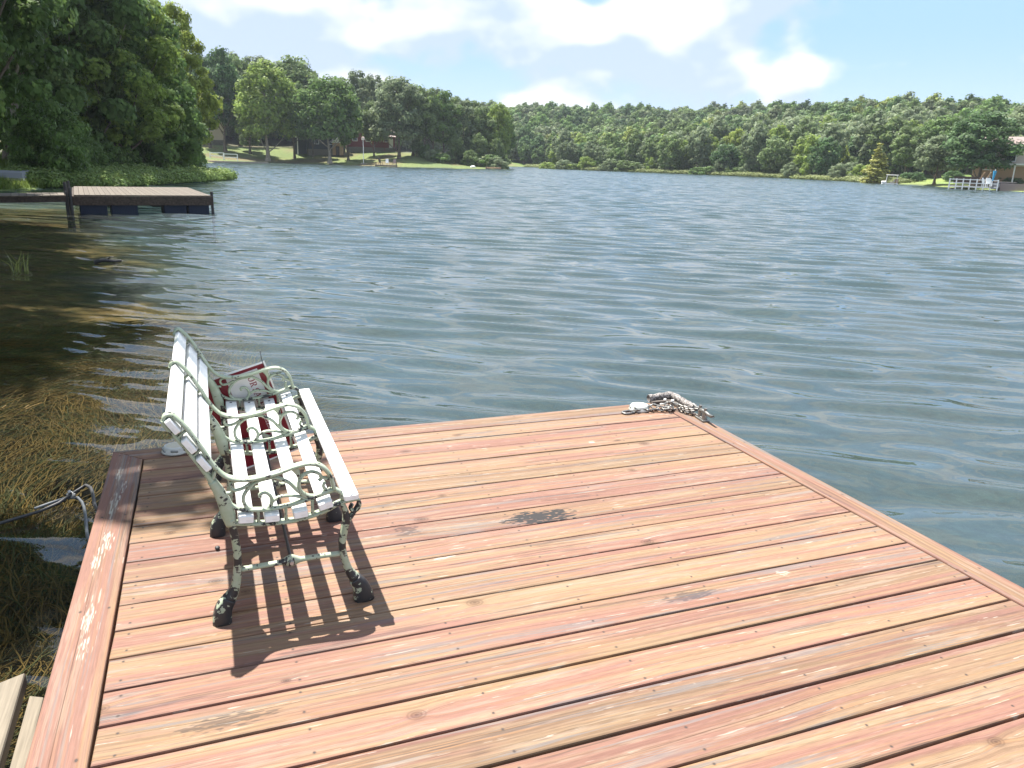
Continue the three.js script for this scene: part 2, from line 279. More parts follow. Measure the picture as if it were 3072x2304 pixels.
// ------------------------------------------------------------------ dock timber: painted-out pine, sixteen boards to a sheet
const XL = -0.3324, XR = 2.4389, ZS = -3.7528, PITCHZ = 0.1445;
const SEAM_DZ = [-1.2, -1.3, 0.1, -0.3, 0.8, 0.7, -1.1, 1.6, 1.9, -0.7, 1.7, -0.1, 2.3, 0.6, -3, 0.1].map((v) => v / 1000);
const seamZ = (k) => ZS + PITCHZ * k + (SEAM_DZ[k] || 0);
function boardSheet(seed, marks, redBias) {
  const W = 2048, H = 2048, ROWS = 16, LEN = 2.78, hgt = new Uint8Array(W * H * 4), r = rngOf(seed);
  const strips = []; for (let s = 0; s < ROWS; s++) { const kn = []; const nk = Math.floor(r() * 3.2); for (let q = 0; q < nk; q++) kn.push([r() * LEN, 0.02 + r() * 0.1, 0.007 + r() * 0.011]);
    strips.push({ ox: r() * 200, oy: r() * 200, red: redBias + (r() - 0.5) * 0.5, grey: r() * 0.5, kn, tone: 0.86 + r() * 0.26, fr: 5 + r() * 7, off: (r() - 0.5) * 0.14 }); }
  const tex = dataTex(W, H, (d) => {
    for (let j = 0; j < H; j++) {
      const s = Math.floor(j / 128), S = strips[s], yv = (j - s * 128 + 0.5) / 128, y = yv * 0.14;
      const M = marks.filter((m) => m[0] === s);
      for (let i = 0; i < W; i++) {
        const x = (i + 0.5) / W * LEN, X = x + S.ox, o = (j * W + i) * 4;
        let yy = y + (vn(X * 0.9, S.oy) - 0.5) * 0.05 + (vn(X * 3.1, S.oy + 40) - 0.5) * 0.012, knot = 0, ring = 0;
        for (const [kx, ky, kr] of S.kn) {
          const dx = (x - kx), dy = (y - ky), q = dx * dx / (kr * kr * 2.2) + dy * dy / (kr * kr);
          if (q < 40) { yy += Math.sign(dy || 1) * kr * 0.9 * Math.exp(-dx * dx / (kr * kr * 16)) * Math.exp(-Math.abs(dy) / (kr * 3)); const e = Math.exp(-q * 0.9); knot = Math.max(knot, e); if (q < 2.2) ring = Math.max(ring, (0.5 + 0.5 * Math.sin(Math.sqrt(q) * 13)) * sstep(2.2, 1.4, q)); }
        }
        // grain: growth bands across the board, drawn out along it
        const band = vn(yy * 210, X * 0.55 + S.oy), fine = vn(yy * 900, X * 5), coarse = vn(yy * 62 + 9, X * 0.45 + 3), fibre = vn(yy * 1600 + 5, X * 16);
        let late = sstep(0.5, 0.78, band) * 0.7 + sstep(0.55, 0.9, fine) * 0.35;
        // red stain left on the board, worn through to tan wood in long patches
        const wear = vfbm(X * 1.3, yy * 26 + S.oy, 3), wear2 = vn(X * 5.5, yy * 120 + 60);
        const edge = 1 - clamp(Math.min(yv, 1 - yv) * 7), stain = sstep(0.34, 0.66, wear * 0.75 + wear2 * 0.22 + S.red * 0.45 + edge * 0.12 - 0.13 + S.off);
        const tan = [0.212, 0.136, 0.077], old = [0.186, 0.110, 0.070], red = [0.182, 0.086, 0.066];
        const m1 = sstep(0.3, 0.75, coarse);
        let c0 = mix(mix(tan[0], old[0], m1 * 0.45), red[0], stain * 0.85), c1 = mix(mix(tan[1], old[1], m1 * 0.45), red[1], stain * 0.85), c2 = mix(mix(tan[2], old[2], m1 * 0.45), red[2], stain * 0.85);
        const k = (1 - 0.34 * late * (1 - 0.35 * stain)) * (0.93 + 0.14 * fibre) * S.tone;
        c0 *= k; c1 *= k * (1 - late * 0.05); c2 *= k * (1 - late * 0.08);
        // silvered, weathered streaks and small pale flakes
        const gsel = sstep(0.64, 0.8, vn(X * 2.3 + 50, yy * 75) * 0.7 + vn(X * 9, yy * 330) * 0.3 + S.grey * 0.12 - 0.03);
        c0 = mix(c0, 0.125, gsel * 0.64); c1 = mix(c1, 0.115, gsel * 0.64); c2 = mix(c2, 0.114, gsel * 0.64);
        const org = sstep(0.66, 0.84, vn(X * 2.6 + 15, yy * 250 + 8)) * (1 - stain * 0.6); c0 = mix(c0, 0.26, org * 0.5); c1 = mix(c1, 0.135, org * 0.5); c2 = mix(c2, 0.06, org * 0.5);
        const ble = sstep(0.58, 0.74, vfbm(X * 3.6 + 70, yy * 60 + 12, 3) * 0.8 + vn(X * 30, yy * 700) * 0.2); c0 = mix(c0, 0.27, ble * 0.34); c1 = mix(c1, 0.21, ble * 0.34); c2 = mix(c2, 0.155, ble * 0.34);
        const dash = 0.86 + 0.28 * vn(X * 46, yy * 1050 + 3); c0 *= dash; c1 *= dash; c2 *= dash;
        const fl = sstep(0.835, 0.88, vn(X * 7 + 90, yy * 160 + 31) * 0.6 + vn(X * 26, yy * 520) * 0.4 + 0.05 * S.grey);
        c0 = mix(c0, 0.34, fl * 0.6); c1 = mix(c1, 0.30, fl * 0.6); c2 = mix(c2, 0.25, fl * 0.6);
        const drk = sstep(0.70, 0.84, vn(X * 1.7 + 20, yy * 48 + 70) * 0.65 + vn(X * 12, yy * 420) * 0.35);
        c0 *= 1 - drk * 0.42; c1 *= 1 - drk * 0.40; c2 *= 1 - drk * 0.34;
        if (knot > 0.02) { const kk = knot * 0.5 + ring * 0.25; c0 *= 1 - kk * 0.8; c1 *= 1 - kk * 0.88; c2 *= 1 - kk * 0.92; }
        // drying cracks
        let hv = 0.72 - late * 0.14 - ring * 0.1 + (fibre - 0.5) * 0.1 - (1 - stain) * 0.05;
        const cr = Math.abs(yy - 0.05 - (vn(X * 0.7 + 5, S.oy) - 0.5) * 0.03 - (vn(X * 6, 3) - 0.5) * 0.006), cs = sstep(0.56, 0.66, vn(X * 0.8 + 130, S.oy + 5));
        if (cr < 0.0011 && cs > 0) { const cc = cs * (1 - cr / 0.0011); c0 *= 1 - 0.75 * cc; c1 *= 1 - 0.78 * cc; c2 *= 1 - 0.8 * cc; hv -= 0.5 * cc; }
        for (const [, mx, my, rx, ry, kind] of M) {    // burnt smear, dirt and bird marks seen on particular boards
          const u = (x - mx) / rx, v = (yv - my) / ry, q = u * u + v * v + (vn(x * 60, yv * 30) - 0.5) * 1.7 + (vn(x * 14, yv * 46) - 0.5) * 0.9;
          if (q < 1) { const a = sstep(1, kind ? 0.35 : 0.75, q); if (kind === 0) { c0 = mix(c0, 0.012, a * 0.96); c1 = mix(c1, 0.012, a * 0.96); c2 = mix(c2, 0.013, a * 0.96); } else if (kind === 1) { c0 *= 1 - 0.5 * a; c1 *= 1 - 0.48 * a; c2 *= 1 - 0.42 * a; } else { const b2 = a * sstep(0.42, 0.6, vn(x * 22, yv * 40) * 0.6 + vn(x * 60, yv * 90) * 0.4) * 0.8; c0 = mix(c0, 0.36, b2); c1 = mix(c1, 0.34, b2); c2 = mix(c2, 0.29, b2); } }
        }
        // nail heads in pairs over the joists
        const jx = ((x - 0.045) % 0.445 + 0.445) % 0.445, jd = Math.min(jx, 0.445 - jx);
        if (jd < 0.012) { const jn = Math.round((x - 0.045) / 0.445), wob = (VT[(jn * 37 + s * 101) & 65535] - 0.5), ddx = (jx > 0.2 ? jx - 0.445 : jx) - wob * 0.012; for (const ny of [0.22 + wob * 0.12, 0.78 + wob * 0.1]) { const rr = Math.hypot(ddx, (yv - ny) * 0.14); if (rr < 0.0032) { c0 = 0.05; c1 = 0.035; c2 = 0.03; hv = 0.45; } else if (rr < 0.007) { const a = (0.007 - rr) / 0.004 * 0.35; c0 *= 1 - a; c1 *= 1 - a; c2 *= 1 - a; } } }
        d[o] = s8(c0); d[o + 1] = s8(c1); d[o + 2] = s8(c2); d[o + 3] = 255;
        const hb = Math.round(255 * clamp(hv)); hgt[o] = hgt[o + 1] = hgt[o + 2] = hb; hgt[o + 3] = 255;
      }
    }
  });
  const bump = new THREE.DataTexture(hgt, W, H, THREE.RGBAFormat); bump.magFilter = THREE.LinearFilter; bump.wrapS = bump.wrapT = THREE.RepeatWrapping; bump.needsUpdate = true;
  return new THREE.MeshStandardMaterial({ map: tex, bumpMap: bump, bumpScale: 0.0025, roughness: 0.82 });
}
// marks: [strip, metres along, share across, radius along, radius across, kind 0 burnt / 1 dirt / 2 pale]
const sheetA = boardSheet(11, [[7, 1.50, 0.62, 0.14, 0.36, 0], [7, 0.98, 0.35, 0.05, 0.3, 1], [13, 0.3, 0.55, 0.12, 0.2, 1], [12, 2.15, 0.35, 0.03, 0.2, 2], [2, 2.1, 0.6, 0.02, 0.14, 2], [9, 1.05, 0.12, 0.05, 0.1, 2], [10, 0.5, 0.04, 0.16, 0.05, 2], [12, 1.75, 0.5, 0.1, 0.16, 1]], 0.3);
const sheetB = boardSheet(29, [[1, 0.9, 0.5, 0.2, 0.25, 1], [15, 0.42, 0.45, 0.09, 0.12, 2], [15, 0.3, 0.6, 0.05, 0.1, 2], [15, 0.62, 0.5, 0.06, 0.14, 2], [15, 0.72, 0.35, 0.07, 0.1, 2], [15, 0.98, 0.45, 0.06, 0.12, 2], [15, 1.08, 0.5, 0.05, 0.1, 2], [15, 0.2, 0.4, 0.06, 0.08, 2]], 0.42);
console.log('boards done');
// a board from four corners (x, z) seen from above, with eased edges; uv runs along and across the strip
function boardGeo(c, top, thick, ease, uvOf) {
  const cx = c.reduce((s, p) => s + p[0], 0) / 4, cz = c.reduce((s, p) => s + p[1], 0) / 4, n = 4;
  const inset = c.map((p, i) => { // move each corner inward along both adjacent edges
    const a = c[(i + 3) % 4], b = c[(i + 1) % 4], e1 = [p[0] - a[0], p[1] - a[1]], e2 = [b[0] - p[0], b[1] - p[1]], l1 = Math.hypot(...e1), l2 = Math.hypot(...e2);
    const n1 = [-e1[1] / l1, e1[0] / l1], n2 = [-e2[1] / l2, e2[0] / l2], s = Math.sign((cx - p[0]) * (n1[0] + n2[0]) + (cz - p[1]) * (n1[1] + n2[1])), k = ease / (1 + n1[0] * n2[0] + n1[1] * n2[1]);
    return [p[0] + s * k * (n1[0] + n2[0]), p[1] + s * k * (n1[1] + n2[1])]; });
  const mid = c.map((p, i) => [mix(p[0], inset[i][0], 0.3), mix(p[1], inset[i][1], 0.3)]);
  const rings = [[inset, top], [mid, top - ease * 0.3], [c, top - ease], [c, top - thick]], pos = [], uv = [];
  const quad = (A, B, C, D, f) => { for (const P of [A, B, C, A, C, D]) { pos.push(...P); uv.push(...uvOf(P[0], P[2], f ? P[1] - top : 0)); } };
  const P = (r, i) => [rings[r][0][i % n][0], rings[r][1], rings[r][0][i % n][1]];
  quad(P(0, 3), P(0, 2), P(0, 1), P(0, 0), 0);
  for (let r = 0; r < 3; r++) for (let i = 0; i < n; i++) quad(P(r, i), P(r, i + 1), P(r + 1, i + 1), P(r + 1, i), 1);
  quad(P(3, 0), P(3, 1), P(3, 2), P(3, 3), 0);
  const g = new THREE.BufferGeometry(); g.setAttribute('position', new THREE.Float32BufferAttribute(pos, 3)); g.setAttribute('uv', new THREE.Float32BufferAttribute(uv, 2)); g.computeVertexNormals(); return g;
}
const dock = thing('wooden_dock', 'red stained plank dock with worn tan boards under the bench', 'dock', [0, DY, 0]);
const stripV = (s, t) => (s + 0.03 + 0.94 * t) / 16;
{
  const r = rngOf(3);
  for (let k = 1; k <= 29; k++) {
    const gap = k < 13 ? 0.0035 + r() * 0.0025 : 0.006 + r() * 0.004, z0 = seamZ(k - 1) + gap / 2, z1 = seamZ(k) - gap / 2, sheet = k <= 16 ? sheetA : sheetB, s = (k - 1) % 16;
    const c = [[XL + r() * 0.004, z0], [XR - r() * 0.003, z0], [XR - r() * 0.003, z1], [XL + r() * 0.004, z1]], lift = (r() - 0.5) * 0.003;
    part('plank', boardGeo(c, lift, 0.036, 0.005, (x, z, dy) => [(x - XL) / 2.78, stripV(s, clamp((z - z0) / (z1 - z0)) * 0.98 + 0.01 + dy * 0.5)]), sheet, dock);
  }
  const ZE = seamZ(29), BZ = seamZ(0), OB = -3.899, OL = -0.470, OR = 2.551;
  part('border_board', boardGeo([[OL, OB], [OR, OB], [XR + 0.0035, BZ - 0.002], [XL - 0.0035, BZ - 0.002]], 0.001, 0.036, 0.005, (x, z, dy) => [(x - OL) / 3.05, stripV(14, clamp((z - OB) / 0.146) + dy * 0.5)]), sheetB, dock);
  const lb = part('border_board', boardGeo([[OL, OB + 0.003], [XL - 0.0045, BZ + 0.002], [XL - 0.0045, ZE], [OL, ZE]], 0.0035, 0.036, 0.005, (x, z, dy) => [(z - OB) / 4.3, stripV(15, clamp((x - OL) / 0.135) + dy * 0.5)]), sheetB, dock);
  part('border_board', boardGeo([[XR + 0.0045, BZ + 0.002], [OR, OB + 0.003], [OR, ZE], [XR + 0.0045, ZE]], 0.003, 0.036, 0.005, (x, z, dy) => [(z - OB) / 4.3, stripV(12, clamp((x - XR) / 0.112) + dy * 0.5)]), sheetB, dock);
  const darkWood = new THREE.MeshStandardMaterial({ color: lin(0.13, 0.06, 0.045), roughness: 0.9 });
  for (const [w, d, x, z] of [[0.04, 4.25, OL + 0.045, (OB + ZE) / 2 + 0.03], [0.04, 4.25, OR - 0.045, (OB + ZE) / 2 + 0.03], [2.9, 0.04, (OL + OR) / 2, OB + 0.04], [2.9, 0.04, (OL + OR) / 2, ZE - 0.03]]) part('rim_joist', bx(w, 0.18, d, x, -0.13, z), darkWood, dock);
  for (let k = 1; k < 7; k++) part('joist', bx(0.038, 0.16, 4.1, XL + 0.045 + k * 0.42, -0.12, (OB + ZE) / 2), darkWood, dock);
  const pileMat = new THREE.MeshStandardMaterial({ color: lin(0.1, 0.08, 0.06), roughness: 0.95 });
  for (const [x, z] of [[-0.33, -3.6], [2.42, -3.6], [-0.33, -1.4], [2.42, -1.4], [1.05, -3.6], [1.05, -1.4]]) part('piling', cyl(0.075, 0.07, 2.4, x, -1.25, z), pileMat, dock);
}

// ------------------------------------------------------------------ bench: cast-iron ends, white slats
function chipTex(seed, amount, streak) {           // pale green-white paint flaked off black iron
  return dataTex(512, 512, (d, w, h) => {
    const ox = seed * 13.7, oy = seed * 7.1;
    for (let j = 0; j < h; j++) for (let i = 0; i < w; i++) {
      const n = vfbm(i * 0.045 + ox, j * 0.045 * streak + oy, 4) * 0.62 + vn(i * 0.012 + oy, j * 0.02 + ox) * 0.38, o = (j * w + i) * 4;
      const f = vn(i * 0.3, j * 0.3) * 0.06, chip = sstep(amount - 0.012, amount + 0.012, n + f - 0.03), rim = sstep(amount - 0.035, amount - 0.012, n + f - 0.03) * (1 - chip), sp = vfbm(i * 0.02 + 50, j * 0.02, 3);
      const p = [mix(0.37, 0.28, sp), mix(0.41, 0.34, sp), mix(0.32, 0.23, sp)], k = 0.95 + 0.1 * vn(i * 0.5, j * 0.5);
      for (let q = 0; q < 3; q++) d[o + q] = s8(mix(mix(p[q] * k, [0.3, 0.29, 0.22][q], rim * 0.6), [0.022, 0.022, 0.024][q], chip));
      d[o + 3] = 255;
    }
  });
}
const ironMat = (seed, amount, streak = 1) => { const t = chipTex(seed, amount, streak); t.repeat.set(5, 5); return new THREE.MeshStandardMaterial({ map: t, roughness: 0.5 }); };
const M_arm = ironMat(1, 0.73), M_leg = ironMat(2, 0.51, 0.7), M_foot = ironMat(3, 0.33), M_rail = ironMat(4, 0.60);
const M_slat = new THREE.MeshStandardMaterial({ color: lin(0.80, 0.80, 0.80), roughness: 0.38, map: dataTex(256, 256, (d, w, h) => { for (let j = 0; j < h; j++) for (let i = 0; i < w; i++) { const n = 0.93 + 0.07 * vfbm(i * 0.02, j * 0.3, 3) - 0.12 * sstep(0.74, 0.82, vfbm(i * 0.07, j * 0.11, 3)), o = (j * w + i) * 4; d[o] = s8(n); d[o + 1] = s8(n); d[o + 2] = s8(n * 0.985); d[o + 3] = 255; } }) });
const M_steel = new THREE.MeshStandardMaterial({ color: lin(0.45, 0.45, 0.46), roughness: 0.42, metalness: 0.85 });
const M_black = new THREE.MeshStandardMaterial({ color: lin(0.03, 0.03, 0.032), roughness: 0.55 });
// a member swept along a curve in the plane of the frame: [x, y, half width in the plane]; hz = half depth
function member(pts, hz, seg = 0, power = 0.72, radial = 10) {
  const c = new THREE.CatmullRomCurve3(pts.map((p) => new THREE.Vector3(p[0], p[1], 0)), false, 'centripetal'), cw = new THREE.CatmullRomCurve3(pts.map((p, i) => new THREE.Vector3(p[2] ?? 0.006, p[3] ?? hz, i)), false, 'catmullrom');
  const n = seg || (pts.length - 1) * 5, pos = [], uv = [], idx = [], w = radial + 1; let len = 0, prev = null;
  for (let i = 0; i <= n; i++) {
    const t = i / n, P = c.getPoint(t), T = c.getTangent(t), hw = cw.getPoint(t); if (prev) len += P.distanceTo(prev); prev = P;
    for (let j = 0; j <= radial; j++) { const a = (j / radial + 0.75) * 2 * Math.PI, ca = Math.cos(a), sa = Math.sin(a), u = Math.sign(ca) * Math.pow(Math.abs(ca), power) * Math.max(0.001, hw.x), v = Math.sign(sa) * Math.pow(Math.abs(sa), power) * Math.max(0.002, hw.y);
      pos.push(P.x - T.y * u, P.y + T.x * u, v); uv.push(len, j / radial * 2.5 * (hw.x + hw.y)); }
  }
  for (let i = 0; i < n; i++) for (let j = 0; j < radial; j++) { const a = i * w + j; idx.push(a, a + 1, a + w, a + 1, a + w + 1, a + w); }
  for (const [row, f] of [[0, 0], [n, 1]]) { const P = c.getPoint(row / n), k = pos.length / 3; pos.push(P.x, P.y, 0); uv.push(0, 0); for (let j = 0; j < radial; j++) f ? idx.push(k, row * w + j, row * w + j + 1) : idx.push(k, row * w + j + 1, row * w + j); }
  const g = new THREE.BufferGeometry(); g.setAttribute('position', new THREE.Float32BufferAttribute(pos, 3)); g.setAttribute('uv', new THREE.Float32BufferAttribute(uv, 2)); g.setIndex(idx); g.computeVertexNormals(); fixSeam(g, n, w); return g;
}
const shiftUV = (g, a, b) => { const u = g.attributes.uv; for (let i = 0; i < u.count; i++) u.setXY(i, u.getX(i) + a, u.getY(i) + b); return g; };
const bench = thing('park_bench', 'white slatted park bench with chipped cast iron scroll arms standing on dock', 'bench', [0, DY, 0]);
const FRAMES = [-2.262, -2.868, -3.418];
FRAMES.forEach((fz, q) => {
  const U = (g) => { shiftUV(g, q * 0.37, q * 0.21); g.translate(0, 0, fz); return g; };
  const post = part('end_frame', [U(member([[0.014, 0.315, 0.015], [0.008, 0.35, 0.02], [-0.001, 0.39, 0.019], [-0.013, 0.425, 0.016], [-0.03, 0.46, 0.012]], 0.017)), U(member([[-0.026, 0.452, 0.011], [-0.04, 0.478, 0.008], [-0.064, 0.52, 0.006], [-0.092, 0.568, 0.006], [-0.12, 0.611, 0.006], [-0.137, 0.637, 0.007], [-0.141, 0.654, 0.007]], 0.017))], M_arm, bench);
  part('armrest', [U(member([[-0.141, 0.65, 0.006], [-0.137, 0.664, 0.006], [-0.124, 0.669, 0.006], [-0.104, 0.651, 0.006], [-0.084, 0.624, 0.006], [-0.048, 0.558, 0.006], [-0.02, 0.503, 0.006], [0.01, 0.468, 0.006], [0.055, 0.453, 0.0065], [0.106, 0.455, 0.0065], [0.157, 0.464, 0.0065], [0.203, 0.477, 0.0065], [0.245, 0.482, 0.0065], [0.279, 0.469, 0.0065], [0.302, 0.439, 0.0065], [0.311, 0.408, 0.006], [0.315, 0.388, 0.006]], 0.016)),
    U(member([[-0.028, 0.464, 0.006], [-0.018, 0.492, 0.005]], 0.014))], M_arm, post);
  for (const [x, y] of [[-0.1, 0.606], [-0.064, 0.548]]) part('back_spacer', U(member([[x - 0.011, y - 0.008, 0.004], [x + 0.013, y + 0.011, 0.004]], 0.014)), M_rail, post);
  part('scroll', [U(member([[0.15, 0.449, 0.004], [0.118, 0.447, 0.005], [0.092, 0.441, 0.005], [0.07, 0.425, 0.005], [0.053, 0.397, 0.0055], [0.058, 0.368, 0.0055], [0.083, 0.352, 0.006], [0.11, 0.35, 0.006], [0.129, 0.364, 0.006], [0.13, 0.388, 0.0055], [0.115, 0.404, 0.005], [0.1, 0.4, 0.0055], [0.1, 0.391, 0.005]], 0.009, 0, 0.9)),
    U(member([[0.142, 0.452, 0.005], [0.183, 0.427, 0.0055], [0.206, 0.4, 0.006], [0.232, 0.374, 0.007]], 0.009, 0, 0.9)), U(member([[0.127, 0.368, 0.005], [0.153, 0.385, 0.0048], [0.188, 0.385, 0.0048], [0.232, 0.37, 0.005]], 0.008, 0, 0.9)),
    U(member([[0.2, 0.474, 0.013], [0.209, 0.455, 0.008], [0.213, 0.436, 0.005], [0.209, 0.408, 0.004]], 0.006, 0, 0.9)),
    U(member([[0.262, 0.374, 0.006], [0.236, 0.379, 0.006], [0.216, 0.396, 0.0055], [0.211, 0.42, 0.0055], [0.224, 0.445, 0.0055], [0.25, 0.454, 0.005], [0.272, 0.444, 0.005], [0.278, 0.43, 0.005], [0.27, 0.423, 0.005]], 0.009, 0, 0.9)), U(member([[0.272, 0.438, 0.004], [0.29, 0.428, 0.005], [0.308, 0.425, 0.005]], 0.008, 0, 0.9)),
    U(member([[0.287, 0.416, 0.004], [0.283, 0.402, 0.005], [0.292, 0.39, 0.0055], [0.306, 0.394, 0.005]], 0.008, 0, 0.9)),
    U(member([[0.048, 0.45, 0.005], [0.028, 0.449, 0.0045], [0.019, 0.436, 0.0045], [0.028, 0.423, 0.0045], [0.052, 0.425, 0.0045], [0.073, 0.437, 0.0045]], 0.009, 0, 0.9)), U(member([[-0.003, 0.417, 0.004], [0.022, 0.415, 0.004]], 0.008))], M_arm, post);
  part('low_rail', [U(member([[-0.018, 0.45, 0.006], [-0.004, 0.415, 0.0055], [0.016, 0.38, 0.0055], [0.045, 0.36, 0.0055], [0.083, 0.354, 0.0055], [0.117, 0.351, 0.0055], [0.186, 0.356, 0.0055], [0.24, 0.369, 0.0065], [0.287, 0.382, 0.008], [0.316, 0.388, 0.007], [0.335, 0.374, 0.006], [0.338, 0.355, 0.006]], 0.012)),
    U(member([[0.01, 0.332, 0.008], [0.03, 0.319, 0.006], [0.065, 0.313, 0.006], [0.106, 0.307, 0.006], [0.169, 0.304, 0.006], [0.234, 0.311, 0.006], [0.29, 0.326, 0.006], [0.33, 0.344, 0.006], [0.388, 0.352, 0.005]], 0.016)),
    ...[[0.091, 0.309, 0.352], [0.17, 0.306, 0.354], [0.248, 0.316, 0.37]].map(([x, a, b]) => U(member([[x, a, 0.006], [x, (a + b) / 2, 0.004], [x, b, 0.006]], 0.011)))], M_rail, post);
  part('leg', U(member([[-0.006, 0.075, 0.0195, 0.022], [0.01, 0.105, 0.0145, 0.019], [0.021, 0.157, 0.0128, 0.017], [0.025, 0.21, 0.0122, 0.017], [0.022, 0.265, 0.0118, 0.017], [0.017, 0.31, 0.013, 0.017], [0.012, 0.335, 0.016, 0.017]], 0.017)), M_leg, post);
  part('foot', U(member([[-0.0315, 0.0, 0.0285, 0.028], [-0.03, 0.02, 0.0275, 0.028], [-0.022, 0.05, 0.0245, 0.025], [-0.004, 0.078, 0.0195, 0.022]], 0.024, 0, 0.6)), M_foot, post);
  part('leg', [U(member([[0.369, 0.078, 0.019, 0.021], [0.352, 0.108, 0.0135, 0.018], [0.338, 0.16, 0.0115, 0.016], [0.333, 0.2, 0.0112, 0.016], [0.341, 0.25, 0.0112, 0.016], [0.349, 0.285, 0.0125, 0.016], [0.346, 0.315, 0.009, 0.015], [0.336, 0.343, 0.008, 0.015]], 0.017)),
    U(member([[0.35, 0.272, 0.006], [0.364, 0.294, 0.007], [0.379, 0.316, 0.006], [0.388, 0.336, 0.0055], [0.383, 0.35, 0.0055]], 0.012)), U(member([[0.388, 0.345, 0.005], [0.391, 0.33, 0.0055], [0.383, 0.315, 0.006], [0.37, 0.311, 0.006], [0.362, 0.321, 0.006], [0.368, 0.333, 0.005]], 0.012, 0, 0.9))], M_leg, post);
  part('foot', U(member([[0.397, 0.0, 0.0325, 0.027], [0.3945, 0.02, 0.031, 0.027], [0.386, 0.05, 0.026, 0.024], [0.367, 0.08, 0.019, 0.021]], 0.024, 0, 0.6)), M_foot, post);
  part('stretcher', [U(member([[0.034, 0.166, 0.008], [0.098, 0.168, 0.0075], [0.15, 0.17, 0.009], [0.178, 0.171, 0.02], [0.206, 0.171, 0.009], [0.262, 0.172, 0.0075], [0.326, 0.171, 0.008]], 0.011, 36, 0.95))], M_rail, post);
  part('bolt', cyl(0.007, 0.006, 0.012, 0.178, 0.171, fz + 0.016, Math.PI / 2), M_steel, post);
});
part('tie_rod', cyl(0.005, 0.005, 1.19, 0.178, 0.171, -2.84, Math.PI / 2), M_black, bench);
function slat(name, x, y, w, t, tilt) {
  const z0 = -3.436, z1 = -2.236, g = rbx(w, t, z1 - z0 - 0.002, 0.0035, 0, 0, 0, 0, 0, 0, 1); g.rotateZ(tilt); g.translate(x, y, (z0 + z1) / 2);
  const s = part(name, g, M_slat, bench), e = bx(w * 0.86, t * 0.8, 0.003); e.rotateZ(tilt); e.translate(x, y, z1); part('end_cap', e, M_slat, s); return s;
}
for (const [x, y] of [[-0.1185, 0.6375], [-0.081, 0.577], [-0.0465, 0.5195]]) slat('back_slat', x, y, 0.048, 0.019, -0.99);
slat('seat_slat', 0.0555, 0.3355, 0.043, 0.024, -0.08); slat('seat_slat', 0.1285, 0.329, 0.043, 0.024, -0.02); slat('seat_slat', 0.211, 0.3305, 0.043, 0.024, 0.1); slat('seat_slat', 0.285, 0.349, 0.043, 0.024, 0.24);
const fs = slat('front_slat', 0.3625, 0.3655, 0.045, 0.018, 0.06);
for (const fz of FRAMES) part('bolt', (() => { const g = new THREE.SphereGeometry(0.006, 10, 5, 0, 6.3, 0, 1.5); g.scale(1, 0.6, 1); g.translate(0.3625, 0.3742, fz + 0.02); return g; })(), M_steel, fs);
for (const [x, y] of [[0.055, 0.3482], [0.128, 0.3415], [0.21, 0.343], [0.284, 0.3615]]) part('screw', cyl(0.005, 0.005, 0.002, x, y, -3.395), M_black, bench);
// black zip tie left on the far arm
tag(part('zip_tie', tube3([[0.2, DY + 0.487, -3.417], [0.196, DY + 0.5, -3.419], [0.19, DY + 0.53, -3.423], [0.187, DY + 0.556, -3.428]], 0.0016, 6), M_black, scene), 'black cable tie tail sticking up from the bench arm beside the sign', 'cable tie');

// ------------------------------------------------------------------ red sale sign standing on its side against the far end of the bench
{
  const W = 0.44, H = 0.29, cv = document.createElement('canvas'); cv.width = 1024; cv.height = 676; const x = cv.getContext('2d');
  x.fillStyle = '#e9e6e4'; x.fillRect(0, 0, 1024, 676); x.fillStyle = '#7c1023'; x.fillRect(16, 16, 992, 644);
  x.fillStyle = '#dedcda'; x.fillRect(46, 92, 400, 316);
  x.fillStyle = '#7c1023'; x.textBaseline = 'middle'; x.textAlign = 'left'; x.font = 'bold 92px serif'; x.fillText('FOR SALE', 56, 180, 380);
  x.fillStyle = '#e9e2e2'; x.font = 'bold 150px serif'; x.fillText('Ozark', 420, 560, 440); x.font = 'bold 66px serif'; x.fillText('8', 330, 470); x.fillText('o', 402, 470);
  x.font = 'bold 46px serif'; x.fillText('WELLNESS', 520, 190, 260); x.font = '34px serif'; x.fillText('location', 520, 130, 220); x.fillText('THE', 800, 190);
  x.font = 'bold 108px serif'; x.fillText('1651', 740, 400); x.font = 'bold 84px serif'; x.fillText('REALTY', 700, 110, 290);
  const t = new THREE.CanvasTexture(cv); t.colorSpace = THREE.SRGBColorSpace; t.anisotropy = 8;
  const face = new THREE.MeshStandardMaterial({ map: t, roughness: 0.45 }), edge = new THREE.MeshStandardMaterial({ color: lin(0.75, 0.74, 0.72), roughness: 0.6 });
  const o = thing('sale_sign', 'dark red sale sign with white panel propped on its side behind the bench end', 'sign', [0, 0, 0]);
  part('panel', uvMetres(new THREE.BoxGeometry(W, H, 0.004)), edge, o);
  const f = part('printed_face', new THREE.PlaneGeometry(W - 0.001, H - 0.001), face, o); f.position.z = 0.0025;
  // text runs down the picture: local x -> (0.288, -0.958), local y -> (0.958, 0.288) in the plane of the bench end
  const ex = new THREE.Vector3(0.288, -0.957, -0.02).normalize(), ey = new THREE.Vector3(0.957, 0.288, 0).normalize(), ez = new THREE.Vector3().crossVectors(ex, ey).normalize(); ey.crossVectors(ez, ex);
  o.quaternion.setFromRotationMatrix(new THREE.Matrix4().makeBasis(ex, ey, ez)); o.position.set(0.128, DY + 0.2555, -3.452);
}

